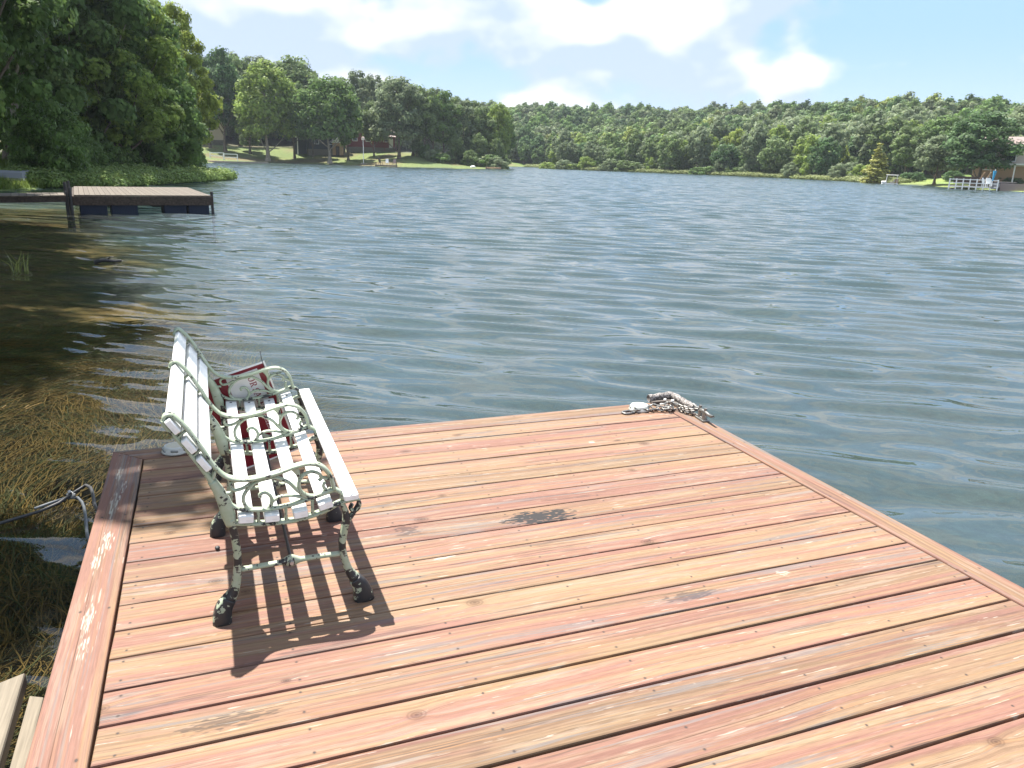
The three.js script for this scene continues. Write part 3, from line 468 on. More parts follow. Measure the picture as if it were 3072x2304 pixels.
// ------------------------------------------------------------------ chain, corner guard, cleat and deck fittings on the dock
const M_galv = new THREE.MeshStandardMaterial({ color: lin(0.42, 0.42, 0.43), roughness: 0.42, metalness: 0.75, map: fineTex });
const M_rust = new THREE.MeshStandardMaterial({ color: lin(0.2, 0.17, 0.16), roughness: 0.8, map: fineTex, bumpMap: fineTex, bumpScale: 0.004 });
{
  const link = (() => { const pts = []; const L = 0.018, R = 0.0125; for (let i = 0; i < 24; i++) { const a = i / 24 * 2 * Math.PI; pts.push(new THREE.Vector3(Math.cos(a) * R + Math.sign(Math.cos(a)) * L * 0.55, Math.sin(a) * R, 0)); } return new THREE.TubeGeometry(new THREE.CatmullRomCurve3(pts, true), 30, 0.0036, 7, true); })();
  const chain = thing('steel_chain', 'galvanised steel chain heaped on dock corner beside the cleat', 'chain', [0, DY, 0]), r = rngOf(21);
  const runs = [[[2.185, -3.752], [2.22, -3.742], [2.27, -3.752], [2.31, -3.735], [2.36, -3.745], [2.4, -3.725], [2.44, -3.715], [2.49, -3.70], [2.5, -3.66], [2.52, -3.6], [2.535, -3.53]], [[2.32, -3.765], [2.36, -3.775], [2.4, -3.76], [2.43, -3.74], [2.46, -3.735], [2.42, -3.70], [2.38, -3.72], [2.35, -3.74]], [[2.42, -3.76], [2.46, -3.75], [2.49, -3.72], [2.48, -3.68], [2.5, -3.63], [2.53, -3.58]]];
  runs.forEach((run, lay) => { const c = new THREE.CatmullRomCurve3(run.map(([x, z], i) => new THREE.Vector3(x, 0.008 + lay * 0.014 + (i % 2) * 0.004, z))), n = Math.round(c.getLength() / 0.033);
    for (let i = 0; i <= n; i++) { const P = c.getPointAt(i / n), T = c.getTangentAt(i / n), m = part('link', link, M_galv, chain); m.position.copy(P); const big = lay === 0 && i === 0 ? 1.7 : 1; m.scale.setScalar(big);
      m.quaternion.setFromUnitVectors(new THREE.Vector3(1, 0, 0), T); m.rotateX((i % 2 ? 0.95 : -0.6) + (r() - 0.5) * 0.7 + (i % 2 ? 0 : Math.PI / 2)); if (i % 2) m.position.y += 0.004; if (big > 1) { m.rotation.set(-Math.PI / 2, 0, 0.2); m.position.y = 0.007; } } });
  const guard = thing('corner_guard', 'weathered black corner bumper with grey rounded edge bolted to dock corner', 'bumper', [0, DY, 0]);
  part('flange', [bx(0.16, 0.012, 0.04, 2.488, 0.011, -3.878), bx(0.04, 0.012, 0.21, 2.53, 0.0105, -3.753)], M_rust, guard);
  part('bumper_roll', tube3([[2.405, 0.026, -3.905], [2.46, 0.03, -3.907], [2.53, 0.034, -3.907], [2.556, 0.036, -3.9], [2.565, 0.034, -3.875], [2.566, 0.03, -3.8], [2.566, 0.026, -3.66]], (t) => 0.021 + 0.002 * Math.sin(t * 40), 12, 40), new THREE.MeshStandardMaterial({ color: lin(0.34, 0.32, 0.31), roughness: 0.9, map: dataTex(256, 256, (d, w, h) => { for (let i = 0; i < w * h; i++) { const n = vfbm((i % w) * 0.09, Math.floor(i / w) * 0.09, 4), k = n > 0.5 ? 0.85 : 0.25; d.set([s8(k), s8(k * 0.97), s8(k * 0.95), 255], i * 4); } }) }), guard).geometry.attributes.uv.array.forEach((v, i, a) => { a[i] = v * 6; });
  for (const [x, z] of [[2.502, -3.878], [2.535, -3.845]]) part('bolt', cyl(0.011, 0.009, 0.008, x, 0.02, z, 0, 0, 0, 14), new THREE.MeshStandardMaterial({ color: lin(0.75, 0.74, 0.72), roughness: 0.5, metalness: 0.3 }), guard);
  const cl = thing('dock_cleat', 'galvanised steel mooring cleat with two horns on dock edge', 'cleat', [2.527, DY + 0.003, -3.525], -0.12);
  part('base', [rbx(0.045, 0.012, 0.1, 0.005, 0, 0.006, 0), cyl(0.016, 0.013, 0.04, 0, 0.03, -0.025), cyl(0.016, 0.013, 0.04, 0, 0.03, 0.025)], M_galv, cl);
  part('horn', tube3([[0, 0.05, 0.02], [0, 0.053, -0.03], [0, 0.05, -0.08], [0, 0.056, -0.115]], (t) => 0.013 - 0.006 * t, 10), M_galv, cl); part('horn', tube3([[0, 0.05, -0.02], [0, 0.053, 0.03], [0, 0.05, 0.08], [0, 0.056, 0.12]], (t) => 0.013 - 0.006 * t, 10), M_galv, cl);
  for (const z of [-0.03, 0.03]) part('bolt', cyl(0.009, 0.009, 0.02, 0.0, 0.066, z, 0, 0, 0, 6), M_galv, cl);
  const M_white = new THREE.MeshStandardMaterial({ color: lin(0.5, 0.5, 0.46), roughness: 0.45 }), M_lens = new THREE.MeshStandardMaterial({ color: lin(0.2, 0.21, 0.2), roughness: 0.25 });
  const puck = (name, label, x, z, R, lensMat, turn) => {
    const o = thing(name, label, 'dock fitting', [x, DY + 0.001, z], turn, 'round plastic fittings on the dock edge');
    part('body', new THREE.LatheGeometry([[0, 0], [R, 0], [R, 0.006], [R * 0.97, 0.012], [R * 0.9, 0.016], [R * 0.86, 0.026], [R * 0.8, 0.032], [R * 0.68, 0.034], [R * 0.66, 0.031], [0, 0.031]].map(([a, b]) => new THREE.Vector2(a, b)), 40), M_white, o);
    const d = part('lens', cyl(R * 0.64, R * 0.64, 0.003, 0, 0.0315, 0, 0, 0, 0, 32), lensMat, o);
    for (let k = 0; k < 6; k++) { const a = k * Math.PI / 3 + 0.26, w = part('window', rbx(R * 0.5, 0.009, 0.008, 0.002, Math.cos(a) * R * 0.89, 0.0205, -Math.sin(a) * R * 0.89, 0.5, a + Math.PI / 2, 0), M_lens, o); w.geometry.rotateY(0); }
    return o;
  };
  puck('deck_fitting', 'round white plastic fitting with tan centre on the dock behind the bench', -0.197, -3.815, 0.062, new THREE.MeshStandardMaterial({ color: lin(0.42, 0.38, 0.28), roughness: 0.3 }), 0.2);
  puck('deck_fitting', 'domed white plastic fitting on the dock beside the heaped chain', 2.277, -3.79, 0.06, M_white, 0.5);
  tag(part('acorn', (() => { const g = new THREE.SphereGeometry(0.009, 12, 8); g.scale(1, 0.85, 1.2); g.translate(-0.035, DY + 0.008, -2.742); return g; })(), M_black, scene), 'small dark acorn lying on plank beside the bench leg', 'acorn');
}
// ------------------------------------------------------------------ weathered walkway board and cable beside the dock
{
  const gt = dataTex(512, 256, (d, w, h) => { for (let j = 0; j < h; j++) for (let i = 0; i < w; i++) { const g = vn(i * 0.02, j * 0.5) * 0.5 + vn(i * 0.05, j * 1.7) * 0.25 + vfbm(i * 0.03, j * 0.06, 3) * 0.4, k = 0.55 + 0.55 * g, o = (j * w + i) * 4; d[o] = s8(0.215 * k); d[o + 1] = s8(0.182 * k); d[o + 2] = s8(0.137 * k); d[o + 3] = 255; } });
  const grey = new THREE.MeshStandardMaterial({ map: gt, bumpMap: gt, bumpScale: 0.004, roughness: 0.95 });
  const o = thing('walkway_plank', 'weathered tan plank with clipped corner beside the dock edge', 'plank', [0, DY - 0.1, 0]);
  const u = (x, z, dy) => [(z + 2.4) / 1.2, (x + 0.95) / 0.4 + dy];
  part('board', boardGeo([[-0.93, -2.16], [-0.575, -2.335], [-0.535, -0.6], [-0.93, -0.6]], 0, 0.045, 0.008, u), grey, o);
  part('batten', boardGeo([[-0.563, -2.29], [-0.523, -2.27], [-0.49, -0.6], [-0.535, -0.6]], -0.05, 0.09, 0.006, u), grey, o);
  for (const z of [-0.9, -1.9]) part('support', cyl(0.05, 0.05, 1.2, -0.75, -0.64, z), grey, o);
  part('screw', cyl(0.006, 0.006, 0.003, -0.66, 0.001, -2.19), M_black, o);
  const a = onPlane(0, 1135), b = onPlane(120, 1098), c = onPlane(160, 1080);
  const cable = thing('dock_cable', 'black cable lying over the weeds beside the dock', 'cable', [0, 0, 0]);
  part('strand', tube3([[a.x - 0.8, 0.005, a.z + 0.35], [a.x, 0.012, a.z], [b.x, 0.02, b.z], [c.x + 0.05, 0.06, c.z - 0.05], [-0.6, 0.16, -4.15], [-0.47, 0.3, -3.85]], 0.009, 8), M_black, cable);
  part('strand', tube3([[b.x - 0.1, 0.012, b.z], [c.x, 0.02, c.z], [-0.62, 0.05, -3.99], [-0.46, 0.2, -3.75]], 0.008, 8), new THREE.MeshStandardMaterial({ color: lin(0.1, 0.11, 0.12), roughness: 0.5 }), cable);
  part('knot', [bx(0.03, 0.012, 0.05, c.x - 0.01, 0.035, c.z, 0.3, 0.7, 0.5), bx(0.014, 0.014, 0.06, c.x - 0.02, 0.05, c.z - 0.01, -0.4, 0.2, 0.4)], M_steel, cable);
}

// ------------------------------------------------------------------ trees
const leafMat = (r, g, b, tr = 0.38) => new THREE.MeshPhysicalMaterial({ color: lin(r, g, b), vertexColors: true, roughness: 0.9, specularIntensity: 0.35, transmission: tr, thickness: 0, side: THREE.DoubleSide });
const barkTex = dataTex(128, 256, (d, w, h) => { for (let j = 0; j < h; j++) for (let i = 0; i < w; i++) { const n = 0.45 + 0.9 * (vfbm(i * 0.16, j * 0.03, 3) - 0.4), o = (j * w + i) * 4; d[o] = s8(n); d[o + 1] = s8(n * 0.95); d[o + 2] = s8(n * 0.88); d[o + 3] = 255; } });
const barkMat = new THREE.MeshStandardMaterial({ map: barkTex, color: lin(0.20, 0.165, 0.13), roughness: 1, bumpMap: barkTex, bumpScale: 0.02 });
const paleBark = new THREE.MeshStandardMaterial({ map: barkTex, color: lin(0.42, 0.39, 0.33), roughness: 1 });
function lobesFor(r, h, w, base, shape, count, lo = 0.09, fl = 0.5) {
  const L = [];
  for (let i = 0; i < count; i++) {
    let best = null, bd = -1;
    for (let c = 0; c < 7; c++) {                    // best of a few candidates keeps the boughs apart
      const t = shape === 'cone' ? Math.pow(r(), 1.3) : clamp(r());
      const prof = shape === 'cone' ? 1.02 - t : shape === 'tall' ? Math.pow(Math.sin(Math.PI * (0.12 + 0.82 * t)), 0.7) : Math.sqrt(Math.max(0.03, 1 - Math.pow(Math.abs(2 * t - 0.8) / 1.2, 2.2)));
      const a = r() * 6.2832, inner = r() < 0.22, rad = w / 2 * prof * (inner ? 0.1 + 0.4 * r() : 0.62 + 0.3 * r()), lr = w * (lo + 0.075 * r()) * (shape === 'cone' ? 0.55 + 0.6 * (1 - t) : 1);
      const C = [Math.cos(a) * rad, base + (h - base) * t * 0.94, Math.sin(a) * rad, lr, fl + 0.25 * r()];
      let m = 1e9; for (const p of L) m = Math.min(m, Math.hypot(C[0] - p[0], (C[1] - p[1]) * 1.2, C[2] - p[2]) / (lr + p[3])); if (m > bd) { bd = m; best = C; }
    }
    L.push(best);
  }
  return L;
}
function crownGeo(r, lobes, n, size, droop = 0) {
  const pos = new Float32Array(n * 12), nor = new Float32Array(n * 12), col = new Float32Array(n * 12), idx = new Uint32Array(n * 6);
  const cum = []; let tot = 0; for (const l of lobes) { tot += l[3] * l[3]; cum.push(tot); }
  const tone = lobes.map(() => 0.8 + 0.4 * r()), N = new THREE.Vector3(), D = new THREE.Vector3(), T = new THREE.Vector3(), B = new THREE.Vector3(), Q = new THREE.Vector3();
  for (let k = 0; k < n; k++) {
    const v = r() * tot; let li = 0, hi = cum.length - 1; while (li < hi) { const m = (li + hi) >> 1; if (cum[m] < v) li = m + 1; else hi = m; }
    const [cx, cy, cz, lr, fl] = lobes[li];
    do { D.set(r() * 2 - 1, r() * 2 - 1, r() * 2 - 1); } while (D.lengthSq() > 1 || D.lengthSq() < 0.02 || (D.y < -0.3 && r() < 0.55)); D.normalize();
    // sprays: leaves gather on small twigs so the shell is broken up
    const q = Math.floor(li * 131 + (Math.floor(D.x * 2.6 + 9) * 17 + Math.floor(D.y * 2.6 + 9) * 5 + Math.floor(D.z * 2.6 + 9)) * 7), tw = VT[q & 65535];
    const rr = lr * (0.5 + 0.75 * tw + 0.2 * (r() - 0.5)) * (r() < 0.16 ? 0.55 : 1);
    const px = cx + D.x * rr, py = cy + D.y * rr * fl - droop * Math.abs(rr) * 0.3 * r(), pz = cz + D.z * rr;
    const h1 = VT[(q * 7 + 11) & 65535] - 0.5, h2 = VT[(q * 13 + 5) & 65535] - 0.5, h3 = VT[(q * 29 + 3) & 65535] - 0.5;
    N.set(D.x * 0.7 + h1 * 1.1 + (r() - 0.5) * 0.6, D.y * 0.7 + 0.35 + h2 * 0.7 + (r() - 0.5) * 0.4, D.z * 0.7 + h3 * 1.1 + (r() - 0.5) * 0.6).normalize();
    T.set(r() - 0.5, r() - 0.5 - droop, r() - 0.5).cross(N).normalize(); B.crossVectors(N, T);
    const a = size * (0.6 + 0.75 * r()), b = a * (0.5 + 0.25 * r()), c = (0.72 + 0.5 * r()) * tone[li] * (0.82 + 0.36 * VT[(q * 3 + 1) & 65535]), yl = r() < 0.1 ? 1.25 : 1;
    const V = [[-a, 0], [-a * 0.1, b], [a, 0], [-a * 0.1, -b]]; Q.copy(N).multiplyScalar(0.6).addScaledVector(D, 0.4).normalize();
    for (let e = 0; e < 4; e++) { const o = (k * 4 + e) * 3, [s, t] = V[e]; pos[o] = px + T.x * s + B.x * t; pos[o + 1] = py + T.y * s + B.y * t; pos[o + 2] = pz + T.z * s + B.z * t; nor[o] = Q.x; nor[o + 1] = Q.y; nor[o + 2] = Q.z; col[o] = c * yl; col[o + 1] = c * (0.5 + 0.5 * yl); col[o + 2] = c; }
    idx.set([k * 4, k * 4 + 2, k * 4 + 1, k * 4, k * 4 + 3, k * 4 + 2], k * 6);
  }
  const g = new THREE.BufferGeometry(); g.setAttribute('position', new THREE.BufferAttribute(pos, 3)); g.setAttribute('normal', new THREE.BufferAttribute(nor, 3)); g.setAttribute('color', new THREE.BufferAttribute(col, 3)); g.setIndex(new THREE.BufferAttribute(idx, 1)); return g;
}
function trunkGeo(r, lobes, h, tr, top = 0.8, limbs = 8, radial = 7) {
  const wob = () => (r() - 0.5) * h * 0.035, spine = [[0, -0.3, 0], [wob() * 0.3, h * 0.1, wob() * 0.3], [wob(), h * 0.3, wob()], [wob(), h * 0.55, wob()], [wob(), h * top, wob()]];
  const gs = [tube3(spine, (t) => tr * (1.25 * Math.exp(-t * 14) + 1 - 0.86 * t), radial, 12)];
  const at = (y) => { const q = clamp((y + 0.3) / (h * top + 0.3)) * 4, i = Math.min(3, Math.floor(q)), f = q - i; return [0, 1, 2].map((c) => mix(spine[i][c], spine[i + 1][c], f)); };
  const pick = lobes.slice().sort((a, b) => b[3] - a[3]).slice(0, limbs);
  for (const [x, y, z] of pick) { const s = at(Math.max(h * 0.16, y - Math.hypot(x, z) * 0.75)); gs.push(tube3([s, [mix(s[0], x, 0.4), mix(s[1], y, 0.32), mix(s[2], z, 0.4)], [x, y, z]], (t) => tr * 0.42 * (1 - 0.8 * t), 5, 6)); }
  const g = merge(gs); const uv = g.attributes.uv; for (let i = 0; i < uv.count; i++) uv.setXY(i, uv.getY(i) * 1.2, uv.getX(i) * 0.6); return g;
}
// prototypes: unit kinds, built once, cloned everywhere
function proto(seed, { h = 12, w = 8, base = 3, shape = 'round', lobes = 46, leaves = 6000, size = 0.34, tr = 0.22, top = 0.8, limbs = 9, droop = 0, extra = [], lo = 0.105, fl = 0.5 }) {
  const r = rngOf(seed), L = lobesFor(r, h, w, base, shape, lobes, lo, fl).concat(extra); const crown = crownGeo(r, L, leaves, size, droop); crown.computeBoundingBox(); const b = crown.boundingBox; return { crown, trunk: trunkGeo(r, L, h, tr, top, limbs), h: extra.length ? h : b.max.y, w: extra.length ? w : (b.max.x - b.min.x + b.max.z - b.min.z) / 2 };
}
const G = {
  sycamore: leafMat(0.24, 0.33, 0.07, 0.54), maple: leafMat(0.135, 0.22, 0.06, 0.52), dark: leafMat(0.10, 0.18, 0.065, 0.5), oak: leafMat(0.17, 0.24, 0.085, 0.52), lime: leafMat(0.30, 0.37, 0.075, 0.56), grey: leafMat(0.20, 0.255, 0.135, 0.5), pine: leafMat(0.075, 0.13, 0.06, 0.4), gold: leafMat(0.31, 0.32, 0.085, 0.52),
};
const nearP = [proto(101, { h: 15, w: 9.5, base: 2.2, lobes: 64, lo: 0.075, leaves: 62000, size: 0.125, tr: 0.26, limbs: 16 }), proto(102, { h: 14, w: 8.5, base: 1.6, lobes: 56, lo: 0.08, leaves: 54000, size: 0.13, tr: 0.24, limbs: 14, shape: 'tall' }), proto(103, { h: 10, w: 9, base: 0.3, lobes: 48, lo: 0.075, leaves: 42000, size: 0.125, tr: 0.18, limbs: 12, droop: 0.6 }), proto(105, { h: 15, w: 12, base: 5.4, lobes: 80, lo: 0.07, leaves: 56000, size: 0.14, tr: 0.28, limbs: 16 })];
const midP = [proto(201, { h: 16, w: 11, base: 4.6, lobes: 66, lo: 0.09, fl: 0.68, leaves: 14000, size: 0.27, tr: 0.3 }), proto(202, { h: 17, w: 9.5, base: 5, lobes: 60, lo: 0.09, fl: 0.7, leaves: 12000, size: 0.26, shape: 'tall', tr: 0.28 }), proto(203, { h: 14, w: 10.5, base: 4.6, lobes: 60, lo: 0.09, fl: 0.68, leaves: 12500, size: 0.27, tr: 0.26 }), proto(204, { h: 16, w: 7, base: 3.5, lobes: 44, lo: 0.1, fl: 0.75, leaves: 8000, size: 0.25, shape: 'tall', tr: 0.22 })];
const hillP = [proto(301, { h: 11, w: 8, base: 2, lobes: 34, lo: 0.11, fl: 0.75, leaves: 3400, size: 0.36, tr: 0.2, limbs: 5 }), proto(302, { h: 12, w: 7, base: 2.5, lobes: 32, lo: 0.11, fl: 0.8, leaves: 3000, size: 0.35, shape: 'tall', tr: 0.2, limbs: 5 }), proto(303, { h: 10, w: 8.5, base: 1.6, lobes: 36, lo: 0.11, fl: 0.75, leaves: 3400, size: 0.37, tr: 0.2, limbs: 5 }), proto(304, { h: 12, w: 5.5, base: 0.6, lobes: 60, leaves: 3000, size: 0.3, shape: 'cone', tr: 0.16, top: 0.95, limbs: 0 })];
console.log('tree kinds done');
function tree(name, P, mat, [x, y, z], turn, sh, sw, label, group, bark = barkMat) {
  const o = thing(name, label, 'tree', [x, y, z], turn, group); o.scale.set(sw, sh, sw);
  part('trunk', P.trunk, bark, o); part('crown', P.crown, mat, o); return o;
}
const at = (px, dist) => { const [x, z] = bearing(px, dist); return [x, groundAt(x, z), z]; };
const TR = rngOf(55);
// left bank, near: the dark wood that fills the left of the picture
{
  const g = 'trees on the near left bank', add = (name, P, mat, px, dist, h, w, label, bark) => { const p = at(px, dist); return tree(name, P, mat, p, TR() * 6.28, h / P.h, w / P.w, label, g, bark); };
  add('maple_tree', nearP[0], G.maple, -70, 46, 18, 10, 'tall leafy tree rising behind the covered boat');
  add('maple_tree', nearP[1], G.maple, 40, 54, 20, 9.5, 'tall tree with bare grey trunk standing behind the covered boat', paleBark);
  add('maple_tree', nearP[0], G.oak, 118, 58, 20, 10.5, 'tall broad tree above the big green bank bush');
  add('maple_tree', nearP[1], G.maple, 195, 57, 18, 9, 'leafy tree with thin pale leaning trunk above the bank bush', paleBark);
  add('sycamore_tree', nearP[0], G.sycamore, 258, 58, 13.4, 8.2, 'yellow green broadleaf sycamore leaning over the bank point');
  add('maple_tree', nearP[2], G.maple, 332, 62, 8.8, 7.2, 'drooping green tree with branches hanging over the bank point');
  add('maple_tree', nearP[1], G.maple, 286, 70, 14.6, 8.4, 'tall tree showing above the yellow green sycamore on the bank');
  add('sycamore_tree', nearP[0], G.lime, 398, 78, 14.6, 6.6, 'bright yellow green tree standing behind the bank point');
  add('maple_tree', nearP[2], G.maple, 372, 69, 8.0, 5.6, 'low spreading tree at tip of the bank point');
  for (const [px, dist, h, w, P] of [[90, 66, 19, 11, 0], [180, 70, 19, 11, 1], [250, 74, 18, 10, 0], [20, 60, 19, 11, 1], [300, 84, 14.5, 9, 0]]) add('maple_tree', nearP[P], G.maple, px, dist, h, w, 'tall tree in the wood behind the left bank');
  // trees on the bank just outside the picture: they shade the shallows and stand mirrored in them
  for (const [x, z, h, w, P] of [[-7.6, -7.6, 13.5, 9.2, 3], [-8.3, -15, 15, 12.5, 3], [-9.0, -21.5, 16, 12.5, 3], [-9.6, -27.5, 16, 10.5, 3], [-9.0, -1.5, 13, 8, 1], [-13, -33.5, 17, 10, 0], [-14.5, -20, 17, 10, 0]]) tree('maple_tree', nearP[P], G.maple, [x, groundAt(x, z), z], x * 3, h / nearP[P].h, w / nearP[P].w, 'leafy bank tree beside the shallows, left of the docks', g);
  const br = rngOf(66), extra = []; for (let i = 0; i < 16; i++) { const t = i / 15; extra.push([mix(3.2, 7.15, t), 7.1 + 0.5 * Math.sin(t * 3), mix(-0.2, 3.05, t) + (br() - 0.5) * 0.7, 0.42 + 0.18 * br(), 0.6]); }
  const over = proto(104, { h: 13, w: 8.6, base: 3.6, lobes: 130, lo: 0.055, leaves: 60000, size: 0.1, tr: 0.24, limbs: 14, extra });
  const limb = [[0, 5.2, 0], [2.4, 6.4, -0.1], [5, 7.2, 1.2], [7.1, 7.3, 2.9]]; over.trunk = merge([over.trunk, tube3(limb, (t) => 0.09 * (1 - 0.8 * t), 6, 12)]);
  tree('maple_tree', over, G.maple, [-8.6, groundAt(-8.6, -9.3), -9.3], 0, 1, 1, 'bank tree with long limb reaching over the shallows and dock corner', g);
}
// shrubs on the left bank
const bushP = [proto(401, { h: 2.6, w: 3.6, base: 0.15, lobes: 40, leaves: 16000, size: 0.06, tr: 0.03, limbs: 6 }), proto(402, { h: 1.6, w: 2.6, base: 0.1, lobes: 26, leaves: 7000, size: 0.07, tr: 0.02, limbs: 5 })];
function bush(P, mat, px, dist, h, w, label, group = 'bushes on the shore') { const p = at(px, dist), o = thing('shore_bush', label, 'bush', p, TR() * 6.28, group); o.scale.set(w / P.w, h / P.h, w / P.w); part('stem', P.trunk, barkMat, o); part('foliage', P.crown, mat, o); return o; }
bush(bushP[0], G.maple, 112, 48, 4.2, 4.6, 'large round green bush on the bank above the floating dock');
bush(bushP[0], G.oak, 80, 49, 3.2, 3.4, 'smaller green bush beside the large bank bush');
bush(bushP[0], G.maple, 165, 53, 2.4, 3.4, 'bush spilling onto the bank grass behind the floating dock');
for (const [px, d, h, w] of [[215, 55, 2.2, 3], [262, 58, 2.0, 3], [310, 61, 1.8, 3], [350, 66, 1.7, 3]]) bush(bushP[1], G.maple, px, d, h, w, 'low green bush under the left bank trees');
// middle shore: lawn trees in front of the houses
{
  const g = 'trees on the house shore', add = (P, mat, px, dist, topY, wpx, label, bark) => { const p = at(px, dist), h = heightAt(px, topY, dist) - p[1], w = wpx / FPX * dist; return tree('lawn_tree', midP[P], mat, p, TR() * 6.28, h / midP[P].h, w / midP[P].w, label, g, bark); };
  add(0, G.sycamore, 578, 176, 126, 142, 'large yellow green sycamore at the seawall end', paleBark);
  add(1, G.dark, 487, 185, 100, 92, 'tall dark tree behind the white rail frames');
  add(1, G.pine, 455, 190, 112, 70, 'dark narrow tree in front of the cream house');
  add(2, G.oak, 520, 205, 112, 110, 'grey green tree behind the dark tall tree');
  add(0, G.oak, 640, 210, 118, 130, 'dark tree rising behind the large sycamore');
  add(2, G.maple, 712, 172, 158, 150, 'broad green tree with pale trunk before the slate cabin', paleBark);
  add(3, G.grey, 775, 205, 148, 70, 'loose grey green tree behind the slate cabin');
  add(3, G.grey, 812, 208, 158, 66, 'loose tree behind the red house roof');
  add(0, G.grey, 862, 176, 163, 120, 'full grey green tree before the red house');
  add(2, G.oak, 808, 184, 215, 66, 'small oak between the bird house pole and the red house');
  add(1, G.oak, 918, 178, 186, 78, 'tall green tree beside the small lake dock');
  add(1, G.maple, 958, 180, 192, 84, 'dark green tree in the row past the red house');
  add(3, G.grey, 1000, 182, 214, 64, 'slim tree in the row past the red house');
  add(1, G.oak, 1038, 184, 228, 72, 'tree near the end of the wooded point');
  add(0, G.sycamore, 1074, 186, 219, 66, 'yellow green tree at the end of the wooded point');
  add(1, G.oak, 636, 182, 172, 74, 'green tree filling the gap beside the large sycamore');
  add(2, G.grey, 676, 184, 196, 66, 'small grey green tree in front of the white roofed shelter');
  add(3, G.maple, 752, 180, 180, 62, 'slim green tree beside the tan shed');
  add(2, G.oak, 540, 186, 176, 84, 'round tree behind the seawall');
  add(1, G.oak, 892, 180, 196, 70, 'green tree at the end of the red house');
  for (const [px, d, top, w] of [[560, 225, 118, 90], [600, 230, 128, 90], [675, 215, 150, 100], [740, 225, 162, 100], [790, 230, 166, 90], [840, 220, 168, 100], [895, 215, 180, 90], [935, 215, 188, 80], [980, 212, 205, 80], [1018, 210, 215, 70], [1055, 206, 226, 64], [1090, 204, 236, 50], [440, 200, 118, 90], [500, 225, 108, 90]]) add(Math.floor(TR() * 4), [G.oak, G.grey, G.maple, G.dark][Math.floor(TR() * 4)], px, d, top, w, 'leafy tree in the wood behind the lakeside houses');
  for (const [px, d, top, w] of [[985, 176, 288, 36], [1032, 178, 285, 44], [1072, 180, 296, 36], [900, 178, 300, 30], [540, 190, 280, 46]]) add(2, G.oak, px, d, top, w, 'small tree under the taller trees of the house shore');
}
